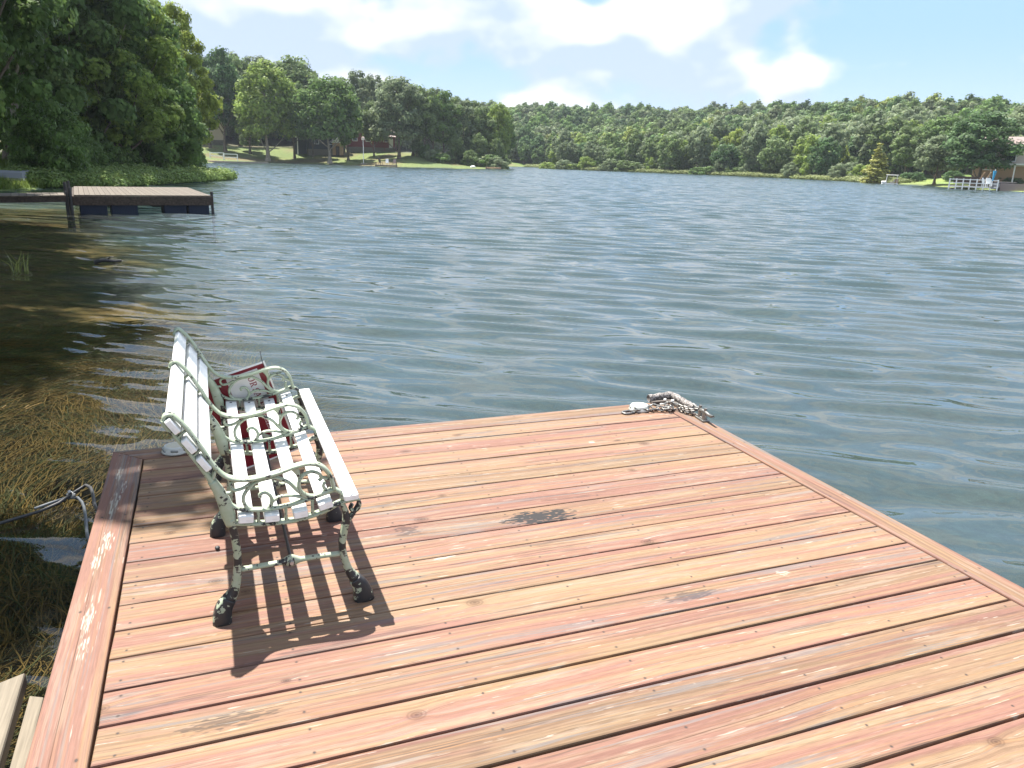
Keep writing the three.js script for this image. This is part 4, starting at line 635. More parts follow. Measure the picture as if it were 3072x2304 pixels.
// right shore: front row, yard trees and the wooded hill
{
  const add = (name, P, mat, px, dist, topY, wpx, label, g, bark) => { const p = at(px, dist), h = heightAt(px, topY, dist) - p[1], w = wpx / FPX * dist; return tree(name, P, mat, p, TR() * 6.28, h / P.h, w / P.w, label, g, bark); };
  add('cypress_tree', hillP[3], G.gold, 1893, 146, 308, 66, 'golden green conical cypress beside the golf cart', 'trees on the yard shore');
  add('yard_tree', midP[2], G.grey, 2022, 138, 289, 96, 'round grey green yard tree on the bright lawn', 'trees on the yard shore');
  add('yard_tree', midP[0], G.dark, 2116, 130, 238, 142, 'big dark spreading tree beside the two storey house', 'trees on the yard shore');
  add('yard_tree', midP[0], G.maple, 2030, 178, 246, 110, 'bright green round tree on the slope behind the lawn', 'trees on the yard shore');
  add('yard_tree', midP[1], G.oak, 1955, 165, 270, 70, 'tall tree with dark trunk behind the golf cart', 'trees on the yard shore');
  add('yard_tree', midP[2], G.grey, 2205, 175, 212, 120, 'grey green tree behind the two storey house', 'trees on the yard shore');
  const r = rngOf(91), spots = [];
  for (let x = -60; x < 400; x += 4.5) for (let z = -420; z < -30; z += 4.5) {
    const X = x + (r() - 0.5) * 3.8, Z = z + (r() - 0.5) * 3.8, u = r(), v = r(), w = r(); const d = landDist(X, Z), Rr = rightSide(X, Z) >= 0.5; if (!Rr && (d < 46 || Z > -150)) continue; if (d < 2.5 || d > 190) continue;
    const ang = Math.atan2(X, -Z) - YAW; if (Math.abs(ang) > 0.64) continue; if (Z > -122 && d < 44) continue; if (Z > -128 && d < 14) continue; if (Z < -228 && Z > -250 && d < 7) continue;
    spots.push([X, Z, d, Math.hypot(X, Z), u, v, w]);
  }
  spots.sort((a, b) => (a[2] < 14 ? 0 : 1000) + (a[0] < 62 ? 2000 : 0) + a[3] - (b[2] < 14 ? 0 : 1000) - (b[0] < 62 ? 2000 : 0) - b[3]);
  const tints = [G.oak, G.maple, G.grey, G.oak, G.dark, G.sycamore, G.oak, G.grey], names = ['oak_tree', 'maple_tree', 'pale_tree'];
  const rest = hillP.map(() => []);
  spots.forEach(([x, z, d, dist, u, v, w], i) => {
    const k = w < 0.07 ? 3 : Math.floor(u * 3), P = hillP[k], s = 0.52 + 0.58 * v, front = d < 14;
    const ti = w > 0.985 ? 8 : Math.floor(v * 7.99), desc = ['round crowned', 'upright', 'spreading', 'conical'][k] + ' ' + ['mid green', 'deep green', 'grey green', 'mid green', 'dark green', 'yellow green', 'mid green', 'grey green', 'bright lime'][ti];
    if (i < 230) tree('hillside_tree', P, ti === 8 ? G.lime : tints[ti], [x, groundAt(x, z) - 0.2, z], u * 60, s * (front ? 0.85 : 1), s * (front ? 0.8 : 1), desc + (front ? ' tree along the foot of the wooded hill across the lake' : ' tree higher on the wooded hill across the lake'), front ? 'trees along the foot of the wooded hill' : 'trees on the wooded hill');
    else rest[k].push([x, groundAt(x, z) - 0.3, z, u * 60, s, v, w]);
  });
  console.log('hill trees', spots.length);
  rest.forEach((list, k) => {
    const m = new THREE.InstancedMesh(hillP[k].crown, leafMat(1, 1, 1), list.length), M = new THREE.Matrix4(), q = new THREE.Quaternion(), c = new THREE.Color();
    list.forEach(([x, y, z, t, s, v, w], i) => { const u2 = t / 60; M.compose(new THREE.Vector3(x, y, z), q.setFromAxisAngle(new THREE.Vector3(0, 1, 0), t), new THREE.Vector3(s, s, s)); m.setMatrixAt(i, M); const b = [[0.16, 0.225, 0.08], [0.135, 0.22, 0.06], [0.20, 0.245, 0.13], [0.11, 0.185, 0.07], [0.23, 0.28, 0.07]][Math.floor(((w * 37.7) % 1) * 4.3)], kk = 0.68 + 0.6 * ((u2 * 17.3) % 1); m.setColorAt(i, c.setRGB(b[0] * kk, b[1] * kk, b[2] * kk)); });
    m.name = numbered('hillside_forest'); tag(m, 'dense green canopy covering the hill across the lake', 'forest', 'far wooded hillside', 'stuff'); scene.add(m);
  });
  for (let i = 0; i < 16; i++) { const px = 905 + i * 12 + (r() - 0.5) * 8; bush(bushP[1], [G.oak, G.maple, G.grey][i % 3], px, 172 + r() * 10, 1.6 + r() * 1.8, 3 + r() * 3, 'leafy bush under the tree row of the wooded point', 'bushes on the wooded point'); }
  // shrubs at the foot of the hill
  for (let i = 0; i < 46; i++) { const px = 1168 + i * 15.6 + (r() - 0.5) * 10, shore = px < 1300 ? 212 : px < 1500 ? 204 : px < 1700 ? 189 : px < 1800 ? 172 : 162; bush(bushP[1], [G.oak, G.grey, G.maple, G.sycamore][Math.floor(r() * 4)], px, shore + r() * 4, 1.6 + r() * 2.2, 3 + r() * 3, 'low leafy bush at the foot of the wooded hill', 'bushes along the foot of the hill'); }
}

// ------------------------------------------------------------------ floating dock and gangway on the left
const M_brown = new THREE.MeshStandardMaterial({ color: lin(0.085, 0.062, 0.052), roughness: 0.9, map: fineTex, bumpMap: fineTex, bumpScale: 0.006 });
const M_deckTan = new THREE.MeshStandardMaterial({ color: lin(0.21, 0.178, 0.15), roughness: 0.9, map: fineTex });
const M_deckTan2 = new THREE.MeshStandardMaterial({ color: lin(0.19, 0.16, 0.135), roughness: 0.9, map: fineTex });
const M_blue = new THREE.MeshStandardMaterial({ color: lin(0.004, 0.012, 0.035), roughness: 0.75 });
const M_whitePaint = new THREE.MeshStandardMaterial({ color: lin(0.7, 0.7, 0.68), roughness: 0.6 });
{
  const TH = 0.125, o = thing('floating_dock', 'brown floating dock on dark blue floats off the left bank', 'dock', [-3.5, 0, -26.9], TH), W = 3.82, D = 6.0;
  for (let k = 0; k < 27; k++) { const x = (k + 0.5) * W / 27; part('deck_board', bx(W / 27 - 0.008, 0.035, D, x, 0.545 + (k % 3) * 0.001, -D / 2), k % 2 ? M_deckTan : M_deckTan2, o); }
  part('skirt_board', bx(W + 0.08, 0.26, 0.05, W / 2, 0.395, 0.03), M_brown, o); part('skirt_board', bx(W + 0.08, 0.26, 0.05, W / 2, 0.395, -D - 0.03), M_brown, o);
  part('skirt_board', bx(0.05, 0.26, D, -0.03, 0.395, -D / 2), M_brown, o); part('skirt_board', bx(0.05, 0.26, D, W + 0.03, 0.395, -D / 2), M_brown, o);
  for (const [x, w] of [[0.48, 0.74], [1.32, 0.74], [2.75, 0.66], [3.44, 0.62]]) for (const z of [-0.55, -5.4]) part('float', rbx(w, 0.4, 1.0, 0.04, x, 0.09, z), M_blue, o);
  for (const [x, z, h] of [[-0.09, 0.02, 0.78], [-0.2, -0.1, 0.66], [-0.22, -1.7, 0.86], [-0.12, -1.1, 0.92], [3.86, -0.12, 0.68]]) part('post', cyl(0.045, 0.045, h + 1.4, x, h / 2 - 0.7, z), M_black, o);
  part('hinge_bracket', bx(0.3, 0.06, 0.08, -0.22, 0.42, -0.5), M_black, o);
  const g = thing('gangway', 'narrow plank gangway leading from left bank to the floating dock', 'gangway', [-3.78, 0, -27.5], TH + Math.PI + 0.05);
  for (let k = 0; k < 34; k++) part('deck_board', bx(0.185, 0.035, 1.5, 0.13 + k * 0.196, 0.54 - k * 0.003, 0), k % 2 ? M_deckTan2 : M_deckTan, g);
  for (const z of [-0.7, 0.7]) part('stringer', bx(6.6, 0.18, 0.06, 3.35, 0.405, z, 0, 0, -0.015), M_brown, g);
}
// covered boat pulled up on the left bank
{
  const [x, z] = bearing(-6, 45), y = groundAt(x, z), o = thing('covered_boat', 'white boat under grey cover pulled up on the left bank', 'boat', [x, y + 0.02, z], -0.12);
  const hull = (pts, h0, h1) => { const g = new THREE.BufferGeometry(), pos = [], n = pts.length; for (let i = 0; i + 1 < n; i++) for (const s of [-1, 1]) { const [ax, aw] = pts[i], [bx2, bw] = pts[i + 1], A = [ax, h0(ax), s * aw * 0.72], B = [bx2, h0(bx2), s * bw * 0.72], C = [bx2, h1(bx2), s * bw], Dd = [ax, h1(ax), s * aw]; s > 0 ? pos.push(...A, ...B, ...C, ...A, ...C, ...Dd) : pos.push(...A, ...C, ...B, ...A, ...Dd, ...C); } 
    for (let i = 0; i + 1 < n; i++) { const [ax, aw] = pts[i], [bx2, bw] = pts[i + 1]; pos.push(ax, h0(ax), -aw * 0.72, bx2, h0(bx2), -bw * 0.72, bx2, h0(bx2), bw * 0.72, ax, h0(ax), -aw * 0.72, bx2, h0(bx2), bw * 0.72, ax, h0(ax), aw * 0.72); } 
    const [ex, ew] = pts[n - 1]; pos.push(ex, h0(ex), -ew * 0.72, ex, h1(ex), -ew, ex, h1(ex), ew, ex, h0(ex), -ew * 0.72, ex, h1(ex), ew, ex, h0(ex), ew * 0.72);
    g.setAttribute('position', new THREE.Float32BufferAttribute(pos, 3)); g.computeVertexNormals(); return g; };
  const P = [[-2.9, 0.06], [-2.5, 0.35], [-1.9, 0.58], [-1, 0.7], [0, 0.73], [1.05, 0.7]];
  part('hull', hull(P, (t) => 0.08 + 0.05 * Math.max(0, -t - 1.6), (t) => 0.26), M_whitePaint, o);
  const M_cover = new THREE.MeshStandardMaterial({ color: lin(0.22, 0.235, 0.26), roughness: 0.8, side: THREE.DoubleSide });
  const cov = (() => { const pos = [], N = P.length, row = (i) => { const [x2, w] = P[i], pts = []; for (let q = 0; q <= 8; q++) { const a = Math.PI * q / 8; pts.push([x2 + (i === N - 1 ? 0.03 : 0), 0.2 + (0.36 + 0.03 * Math.sin(i * 5 + q)) * Math.pow(Math.sin(a), 0.45), -Math.cos(a) * (w + 0.03)]); } return pts; };
    for (let i = 0; i + 1 < N; i++) { const A = row(i), B = row(i + 1); for (let q = 0; q < 8; q++) pos.push(...A[q], ...A[q + 1], ...B[q + 1], ...A[q], ...B[q + 1], ...B[q]); }
    const E = row(N - 1); for (let q = 1; q < 8; q++) pos.push(...E[0], ...E[q], ...E[q + 1]);
    const g = new THREE.BufferGeometry(); g.setAttribute('position', new THREE.Float32BufferAttribute(pos, 3)); g.computeVertexNormals(); return g; })();
  part('cover', cov, M_cover, o);
  for (const s of [-2, 0]) part('support_block', bx(0.3, 0.1, 0.9, s, 0.05, 0), M_brown, o);
}
// wooden steps up the left bank, under the drooping tree
{
  const p = at(352, 72), o = thing('bank_steps', 'pale wooden steps climbing the bank under the drooping tree', 'steps', p, -0.35);
  for (let k = 0; k < 5; k++) part('step', bx(1.5, 0.06, 0.32, 0, 0.12 + k * 0.22, -k * 0.34), M_deckTan, o);
  for (const x of [-0.72, 0.72]) part('stringer', bx(0.06, 0.2, 2.1, x, 0.48, -0.7, 0.57, 0, 0), M_brown, o);
}
// ------------------------------------------------------------------ plants of the shallows and the left bank
function bladeGeo(r, n, h, spread, wid, lean) {
  const pos = [], nor = [], idx = [];
  for (let k = 0; k < n; k++) {
    const a = r() * 6.283, R = spread * Math.sqrt(r()), bx0 = Math.cos(a) * R, bz0 = Math.sin(a) * R, H = h * (0.6 + 0.6 * r()), la = r() * 6.283, le = H * lean * (0.4 + r()), w = wid * (0.7 + 0.6 * r()), fa = r() * 6.283, fx = Math.cos(fa) * w, fz = Math.sin(fa) * w, o = pos.length / 3;
    for (let s = 0; s < 3; s++) { const t = s / 2, q = t * t, ww = s === 2 ? 0.12 : 1 - 0.25 * t, X = bx0 + Math.cos(la) * le * q, Y = H * t - le * 0.35 * q, Z = bz0 + Math.sin(la) * le * q; pos.push(X - fx * ww, Y, Z - fz * ww, X + fx * ww, Y, Z + fz * ww); for (let e = 0; e < 2; e++) nor.push(-Math.sin(fa) * 0.5, 0.7, Math.cos(fa) * 0.5); }
    for (let s = 0; s < 2; s++) { const b = o + s * 2; idx.push(b, b + 1, b + 2, b + 1, b + 3, b + 2); }
  }
  const g = new THREE.BufferGeometry(); g.setAttribute('position', new THREE.Float32BufferAttribute(pos, 3)); g.setAttribute('normal', new THREE.Float32BufferAttribute(nor, 3)); g.setIndex(idx); return g;
}
function scatter(name, label, category, geo, mat, list, tint) {
  const m = new THREE.InstancedMesh(geo, mat, list.length), M = new THREE.Matrix4(), q = new THREE.Quaternion(), e = new THREE.Euler(), c = new THREE.Color();
  list.forEach(([x, y, z, s, t, sy = 1, tx = 0, tz = 0], i) => { M.compose(new THREE.Vector3(x, y, z), q.setFromEuler(e.set(tx, t, tz)), new THREE.Vector3(s, s * sy, s)); m.setMatrixAt(i, M); m.setColorAt(i, tint(c, i)); });
  m.name = numbered(name); tag(m, label, category, null, 'stuff'); scene.add(m); return m;
}
{
  const r = rngOf(808), blade = bladeGeo(r, 16, 0.5, 0.2, 0.012, 0.45), list = [], reeds = [];
  for (let i = 0; i < 26000 && list.length < 7000; i++) { const x = -16 + r() * 20, z = -70 + r() * 42, d = landDist(x, z); if (d < 0.1 || d > 13) continue; list.push([x, groundAt(x, z) - 0.03, z, 0.5 + 0.7 * r(), r() * 6.28, 0.6 + 0.5 * r()]); }
  scatter('bank_grass', 'long green grass covering the left bank', 'grass', blade, new THREE.MeshPhysicalMaterial({ color: lin(1, 1, 1), roughness: 0.9, specularIntensity: 0.3, transmission: 0.4, thickness: 0, side: THREE.DoubleSide }), list, (c) => { const k = 0.8 + 0.5 * r(); return c.setRGB(0.17 * k, 0.235 * k, 0.045 * k); });
  const leafy = crownGeo(r, [[0, 0.22, 0, 0.2, 0.8], [0.15, 0.15, 0.1, 0.16, 0.8], [-0.14, 0.16, 0.05, 0.17, 0.8], [0, 0.14, -0.15, 0.16, 0.8]], 130, 0.05);
  for (let i = 0; i < 30000 && reeds.length < 3200; i++) { const x = -9 + r() * 14, z = -68 + r() * 24, d = landDist(x, z); if (d < -1.9 || d > 2.6 || perlin(x * 0.4, 7, z * 0.4) < -0.25) continue; reeds.push([x, Math.max(0.0, groundAt(x, z)), z, 0.8 + 0.9 * r(), r() * 6.28, 0.8 + 0.6 * r()]); }
  scatter('water_plants', 'pale green waterside plants fringing the bank point', 'waterside plants', leafy, leafMat(1, 1, 1, 0.4), reeds, (c) => { const k = 0.8 + 0.5 * r(); return c.setRGB(0.22 * k, 0.31 * k, 0.09 * k); });
  const fringe = []; for (let i = 0; i < 60000 && fringe.length < 5200; i++) { const x = 60 + r() * 60, z = -245 + r() * 190, d = landDist(x, z); if (d < -0.8 || d > 3.2 || rightSide(x, z) < 0.5 || z > -100) continue; fringe.push([x, Math.max(0, groundAt(x, z)), z, 2 + 2 * r(), r() * 6.28, 0.35 + 0.25 * r()]); }
  scatter('shore_reeds', 'pale green reed fringe along the far shore', 'reeds', leafy, leafMat(1, 1, 1, 0.4), fringe, (c) => { const k = 0.8 + 0.5 * r(); return c.setRGB(0.21 * k, 0.25 * k, 0.085 * k); });
  // submerged pondweed beside the dock
  const strand = (() => { const gs = []; const q = rngOf(12); for (let k = 0; k < 9; k++) { const a = q() * 0.9 - 0.45, L = 0.22 + q() * 0.3, ox = (q() - 0.5) * 0.24, oz = (q() - 0.5) * 0.24, wv = (q() - 0.5) * 0.08; gs.push(tube3([[ox, 0, oz], [ox + Math.cos(a) * L * 0.35, 0.03 + q() * 0.05, oz + Math.sin(a) * L * 0.35 + wv], [ox + Math.cos(a) * L * 0.7, 0.05 + q() * 0.06, oz + Math.sin(a) * L * 0.7 - wv], [ox + Math.cos(a) * L, 0.04 + q() * 0.05, oz + Math.sin(a) * L]], (t) => 0.004 * (1 - 0.55 * t), 4, 6)); } return merge(gs); })();
  const weeds = []; for (let i = 0; i < 60000 && weeds.length < 9500; i++) { const x = -6.5 + r() * 7.6, z = -10 + r() * 9.5, d = landDist(x, z); if (d > -0.1 || (x > -0.55 && z > -3.8)) continue; const lim = sstep(1.1, -0.4, x + 0.5 * perlin(x, 2, z) + Math.max(0, -z - 6.5) * 0.3) * (0.5 + perlin(x * 1.2, 3, z * 1.2)); if (r() > lim * 1.2) continue; const top = -0.015 - 0.05 * r() - 0.10 * r() * r(); weeds.push([x, Math.max(groundAt(x, z) - 0.02, top - 0.09), z, 0.7 + 0.7 * r(), 0.3 + r() * 0.9 + perlin(x * 0.7, 5, z * 0.7) * 2.4, 0.8]); }
  scatter('pondweed', 'golden brown pondweed drifting under the shallow water beside the dock', 'pondweed', strand, new THREE.MeshStandardMaterial({ color: lin(1, 1, 1), roughness: 0.8 }), weeds, (c) => { const k = 0.45 + 0.6 * r(); return r() < 0.35 ? c.setRGB(0.085 * k, 0.085 * k, 0.02 * k) : c.setRGB(0.19 * k, 0.115 * k, 0.02 * k); });
  // a sprig of water grass and a drifting branch off the left bank
  const wp = onPlane(45, 585), sprig = thing('water_grass', 'small sprig of green grass standing in the shallow water', 'water grass', [wp.x, -0.05, wp.z]);
  part('blade_tuft', bladeGeo(rngOf(4), 20, 0.38, 0.12, 0.008, 0.5), new THREE.MeshPhysicalMaterial({ color: lin(0.26, 0.3, 0.06), roughness: 0.9, transmission: 0.4, thickness: 0, side: THREE.DoubleSide }), sprig);
  const dp = onPlane(232, 568), drift = thing('drift_branch', 'short dark branch floating on the water before the floating dock', 'branch', [dp.x, 0, dp.z]);
  part('stem', tube3([[-0.2, 0.02, 0], [-0.05, 0.05, 0.02], [0.12, 0.03, 0.0], [0.22, 0.035, -0.03]], (t) => 0.04 - 0.02 * t, 7), M_black, drift); part('twig', tube3([[0, 0.05, 0.01], [0.05, 0.1, 0.03], [0.12, 0.11, 0.05]], (t) => 0.014 - 0.008 * t, 5), M_black, drift);
}
console.log('plants done');
// ------------------------------------------------------------------ the house shore
const M_slate = new THREE.MeshStandardMaterial({ color: lin(0.055, 0.065, 0.08), roughness: 0.85 }), M_redWall = new THREE.MeshStandardMaterial({ color: lin(0.16, 0.035, 0.04), roughness: 0.8 }), M_roofPink = new THREE.MeshStandardMaterial({ color: lin(0.22, 0.17, 0.155), roughness: 0.9 }), M_cream = new THREE.MeshStandardMaterial({ color: lin(0.55, 0.48, 0.40), roughness: 0.85 }), M_stone = new THREE.MeshStandardMaterial({ color: lin(0.3, 0.28, 0.26), roughness: 0.95, map: fineTex }), M_glass = new THREE.MeshStandardMaterial({ color: lin(0.02, 0.025, 0.03), roughness: 0.08 }), M_roofDark = new THREE.MeshStandardMaterial({ color: lin(0.1, 0.09, 0.09), roughness: 0.9 }), M_concrete = new THREE.MeshStandardMaterial({ color: lin(0.36, 0.34, 0.31), roughness: 0.95, map: fineTex }), M_tan = new THREE.MeshStandardMaterial({ color: lin(0.36, 0.24, 0.15), roughness: 0.85 });
function house(name, label, px, dist, turn, { w, d, h, roof, wall, roofMat, wins = [], doors = [], found = 0.5, overhang = 0.4, sink = 0 }) {
  const [x, z] = bearing(px, dist), o = thing(name, label, 'house', [x, groundAt(x, z) - sink, z], -Math.atan2(x, -z) + turn);
  part('foundation', bx(w + 0.1, found + 1.2, d + 0.1, 0, found / 2 - 0.6, 0), M_stone, o);
  part('wall', bx(w, h, d, 0, found + h / 2, 0), wall, o);
  const s = new THREE.Shape([[-d / 2 - overhang, 0], [d / 2 + overhang, 0], [0, roof]].map(([a, b]) => new THREE.Vector2(a, b))), rg = new THREE.ExtrudeGeometry(s, { depth: w + overhang * 2, bevelEnabled: false }); rg.rotateY(Math.PI / 2); rg.translate(-w / 2 - overhang, found + h + 0.003, 0); part('roof', rg, roofMat, o);
  part('fascia', bx(w + overhang * 2, 0.16, 0.06, 0, found + h + 0.07, d / 2 + overhang + 0.02), M_whitePaint, o);
  for (const [wx, wy, ww, wh] of wins) { const f = part('window', [bx(ww + 0.24, 0.12, 0.08, wx, wy + wh / 2 + 0.06, d / 2 + 0.03), bx(ww + 0.24, 0.12, 0.08, wx, wy - wh / 2 - 0.06, d / 2 + 0.03), bx(0.12, wh, 0.08, wx - ww / 2 - 0.06, wy, d / 2 + 0.03), bx(0.12, wh, 0.08, wx + ww / 2 + 0.06, wy, d / 2 + 0.03)], M_whitePaint, o); part('pane', bx(ww, wh, 0.03, wx, wy, d / 2 + 0.012), M_glass, f); }
  for (const [wx, ww, wh] of doors) part('door', bx(ww, wh, 0.06, wx, found + wh / 2, d / 2 + 0.02), M_whitePaint, o);
  return o;
}
house('slate_cabin', 'dark slate cabin with white framed window behind the pale trunked tree', 703, 190, 0.12, { w: 8, d: 6, h: 3.6, roof: 2.2, wall: M_slate, roofMat: M_roofDark, wins: [[0.9, 2.8, 0.8, 1.5], [-2.2, 2.8, 0.8, 1.5]], found: 0.9 });
{ // gable porch of the slate cabin, its tan end wall
  const [x, z] = bearing(731, 187), o = thing('garden_shed', 'small tan gabled shed beside the slate cabin', 'shed', [x, groundAt(x, z), z], -0.25); part('wall', bx(2.2, 2.6, 3, 0, 1.3, 0), M_tan, o); const s = new THREE.Shape([[-1.4, 0], [1.4, 0], [0, 1.1]].map((p) => new THREE.Vector2(...p))), g = new THREE.ExtrudeGeometry(s, { depth: 3.4, bevelEnabled: false }); g.translate(0, 2.603, -1.7); part('roof', g, M_whitePaint, o); part('door', bx(0.8, 1.9, 0.05, 0, 0.95, 1.52), M_brown, o);
}
{
  const r0 = house('red_house', 'dark red timber house with pinkish roof above the lawn', 800, 196, 0.05, { w: 11, d: 7, h: 3.4, roof: 2.3, wall: M_redWall, roofMat: M_roofPink, wins: [[-0.6, 2.9, 0.9, 1.5], [3.4, 2.8, 1.0, 1.3], [-3.6, 2.8, 0.9, 1.3]], doors: [[4.6, 0.9, 2]], found: 0.8 });
  part('chimney', bx(0.8, 2.2, 0.8, 0.8, 6.0, -0.4), M_redWall, r0); const l = part('porch_roof', bx(6, 0.14, 2.6, 3.0, 3.5, 4.6, 0.18, 0, -0.06), M_roofPink, r0);
  for (const px of [0.4, 3, 5.6]) part('porch_post', bx(0.14, 3.4, 0.14, px, 1.7, 5.6), M_redWall, r0);
}
{
  const [x, z] = bearing(655, 188), y = groundAt(x, z), o = thing('open_pavilion', 'open shelter with two white roof tiers beside the slate cabin', 'shelter', [x, y, z], 0.2);
  const roofTier = (w, d, yy) => { const g = rbx(w, 0.55, d, 0.2, 0, yy, 0); return g; };
  part('upper_roof', roofTier(4.2, 3.4, 6.1), M_whitePaint, o); part('lower_roof', roofTier(3.8, 3.2, 3.9), M_whitePaint, o); part('back_wall', bx(3.4, 5.6, 0.2, 0, 2.9, -1.3), M_slate, o);
  for (const [a, b] of [[-1.6, 1.3], [1.6, 1.3]]) part('post', bx(0.16, 5.8, 0.16, a, 2.9, b), M_whitePaint, o);
}
house('cream_house', 'cream walled house half hidden behind the dark narrow tree', 432, 215, 0.3, { w: 10, d: 7, h: 5, roof: 2, wall: M_cream, roofMat: M_roofPink, wins: [[2, 3.4, 1, 1.3], [-2, 3.4, 1, 1.3]], found: 0.6 });
// seawall, rail frames, pole house, little dock, boats
{
  const a = onPlane(432, 351), b = onPlane(578, 353.5), L = Math.hypot(b.x - a.x, b.z - a.z), o = thing('seawall', 'low concrete seawall along the house shore', 'wall', [(a.x + b.x) / 2, 0, (a.z + b.z) / 2], -Math.atan2(b.z - a.z, b.x - a.x));
  for (let k = 0; k < 9; k++) part('slab', bx(L / 9 - 0.04, 0.5, 0.5, -L / 2 + (k + 0.5) * L / 9, 0.05, 0), M_concrete, o);
  const frame = (px, label) => { const [x, z] = bearing(px, 166), f = thing('rail_frame', label, 'railing', [x, groundAt(x, z), z], -0.1, 'white rail frames on the seawall'), M = M_whitePaint; for (const q of [-1.25, 1.25]) part('post', bx(0.14, 1.3, 0.14, q, 0.6, 0), M, f); for (const q of [0.62, 1.2]) part('rail', bx(2.5, 0.12, 0.08, 0, q, 0.02), M, f); };
  frame(468, 'white timber rail frame on the seawall beside the bank point'); frame(497, 'white timber rail frame on the seawall below the dark trunk');
}
{
  const p = at(785, 165), o = thing('birdhouse_pole', 'white bird house on tall pale pole on the lawn', 'bird house', p); const top = heightAt(785, 302, 165) - p[1];
  part('pole', cyl(0.07, 0.06, top, 0, top / 2, 0), M_whitePaint, o); part('house_box', bx(0.55, 0.45, 0.45, 0, top + 0.2, 0), M_cream, o); part('roof', cyl(0.42, 0.05, 0.2, 0, top + 0.53, 0, 0, Math.PI / 4, 0, 4), M_roofPink, o); part('base_stones', rbx(1.0, 0.3, 0.8, 0.1, 0, 0.1, 0), M_stone, o);
}
function smallDock(px, dist, w, label, mat) { const [x, z] = bearing(px, dist), o = thing('small_dock', label, 'dock', [x, 0, z], -Math.atan2(x, -z)); for (let k = 0; k < 8; k++) part('deck_board', bx(w, 0.06, 0.24, 0, 0.36, -1 + k * 0.26), mat, o); part('skirt_board', bx(w, 0.2, 0.06, 0, 0.24, 1.0), mat, o); for (const q of [-w / 2 + 0.2, w / 2 - 0.2]) part('post', cyl(0.07, 0.07, 1.6, q, 0.1, 0.9), M_brown, o); return o; }
function deckChair(px, dist, y, label, mat, turn) { const [x, z] = bearing(px, dist), o = thing('deck_chair', label, 'chair', [x, y, z], turn, 'chairs on the docks'); part('seat', bx(0.55, 0.06, 0.5, 0, 0.4, 0), mat, o); part('backrest', bx(0.55, 0.7, 0.06, 0, 0.75, -0.25, -0.2), mat, o); for (const [a, b] of [[-0.25, 0.22], [0.25, 0.22], [-0.25, -0.22], [0.25, -0.22]]) part('leg', bx(0.05, 0.4, 0.05, a, 0.2, b), mat, o); }
smallDock(834, 154, 4.1, 'small grey dock with chairs at the lawn edge', M_deckTan);
deckChair(822, 155, 0.39, 'dark deck chair on the small grey dock', M_brown, 0.6); deckChair(836, 155.2, 0.39, 'white deck chair on the small grey dock', M_whitePaint, -0.2); deckChair(851, 155, 0.39, 'pinkish deck chair on the small grey dock', M_roofPink, -0.7);
smallDock(1066, 168, 3.2, 'low red brown dock at the end of the wooded point', M_tan);
function canoe(px, dist, label, turn) { const p = at(px, dist), o = thing('upturned_canoe', label, 'canoe', p, turn, 'small boats on the house shore'), pts = []; const g = new THREE.SphereGeometry(1, 18, 8, 0, Math.PI * 2, 0, Math.PI / 2); g.scale(1.7, 0.36, 0.38); part('hull', g, M_whitePaint, o); part('keel', bx(2.6, 0.05, 0.05, 0, 0.35, 0), M_whitePaint, o); }
canoe(742, 158, 'white upturned boat on the lawn by the waterline', 0.5); canoe(1022, 168, 'white upturned boat under the last trees of the point', 1.0);
// ------------------------------------------------------------------ the yard on the right shore
{
  const p = at(1926, 141), o = thing('golf_cart', 'white golf cart with roof parked on the lawn by the cypress', 'golf cart', p, -0.75), M = M_whitePaint;
  part('body', [rbx(2.4, 0.35, 1.15, 0.1, 0, 0.42, 0), rbx(0.75, 0.35, 1.1, 0.12, -0.85, 0.72, 0)], M, o); part('roof', rbx(1.75, 0.09, 1.2, 0.04, 0.25, 1.82, 0), M, o); part('seat', [rbx(0.55, 0.2, 1.05, 0.06, 0.3, 0.72, 0), rbx(0.14, 0.5, 1.05, 0.05, 0.6, 1.0, 0, 0, 0, -0.2)], M_cream, o); part('rear_bag', rbx(0.45, 0.7, 0.95, 0.1, 0.95, 0.9, 0), M_tan, o);
  for (const [x, z] of [[-0.5, 0.52], [-0.5, -0.52], [0.95, 0.52], [0.95, -0.52]]) part('roof_post', tube3([[x + (x < 0 ? -0.12 : 0), 0.6, z], [x + (x < 0 ? 0.02 : 0), 1.8, z]], 0.03, 6), M, o); part('windshield', bx(0.03, 0.75, 1.0, -0.52, 1.3, 0, 0, 0, -0.14), M_glass, o);
  for (const [x, z] of [[-0.8, 0.55], [-0.8, -0.55], [0.75, 0.55], [0.75, -0.55]]) { const w = part('wheel', cyl(0.25, 0.25, 0.2, x, 0.25, z, Math.PI / 2, 0, 0, 18), M_black, o); part('rim', cyl(0.12, 0.12, 0.22, x, 0.25, z, Math.PI / 2, 0, 0, 14), M, w); }
}
{
  const o = house('two_storey_house', 'two storey house with beige siding and white balcony beside the big dark tree', 2212, 136, -0.25, { w: 11, d: 8, h: 5.0, roof: 1.7, wall: M_cream, roofMat: M_roofPink, wins: [[-3.6, 4.3, 1.2, 1.3], [-1, 4.3, 1.2, 1.3], [-3.8, 1.7, 1.2, 1.3], [1.8, 4.3, 1.2, 1.3]], doors: [[-1.4, 1.0, 2.1]], found: 0.3, sink: 0.6 });
  part('balcony', bx(7, 0.2, 1.8, 1.2, 3.2, 4.9), M_whitePaint, o); for (const x of [-2.1, 0.2, 2.4, 4.6]) part('porch_post', bx(0.14, 3, 0.14, x, 1.6, 5.7), M_whitePaint, o); part('ground_floor_cladding', bx(10.9, 2.6, 0.06, 0, 1.6, 4.03), M_tan, o);
}
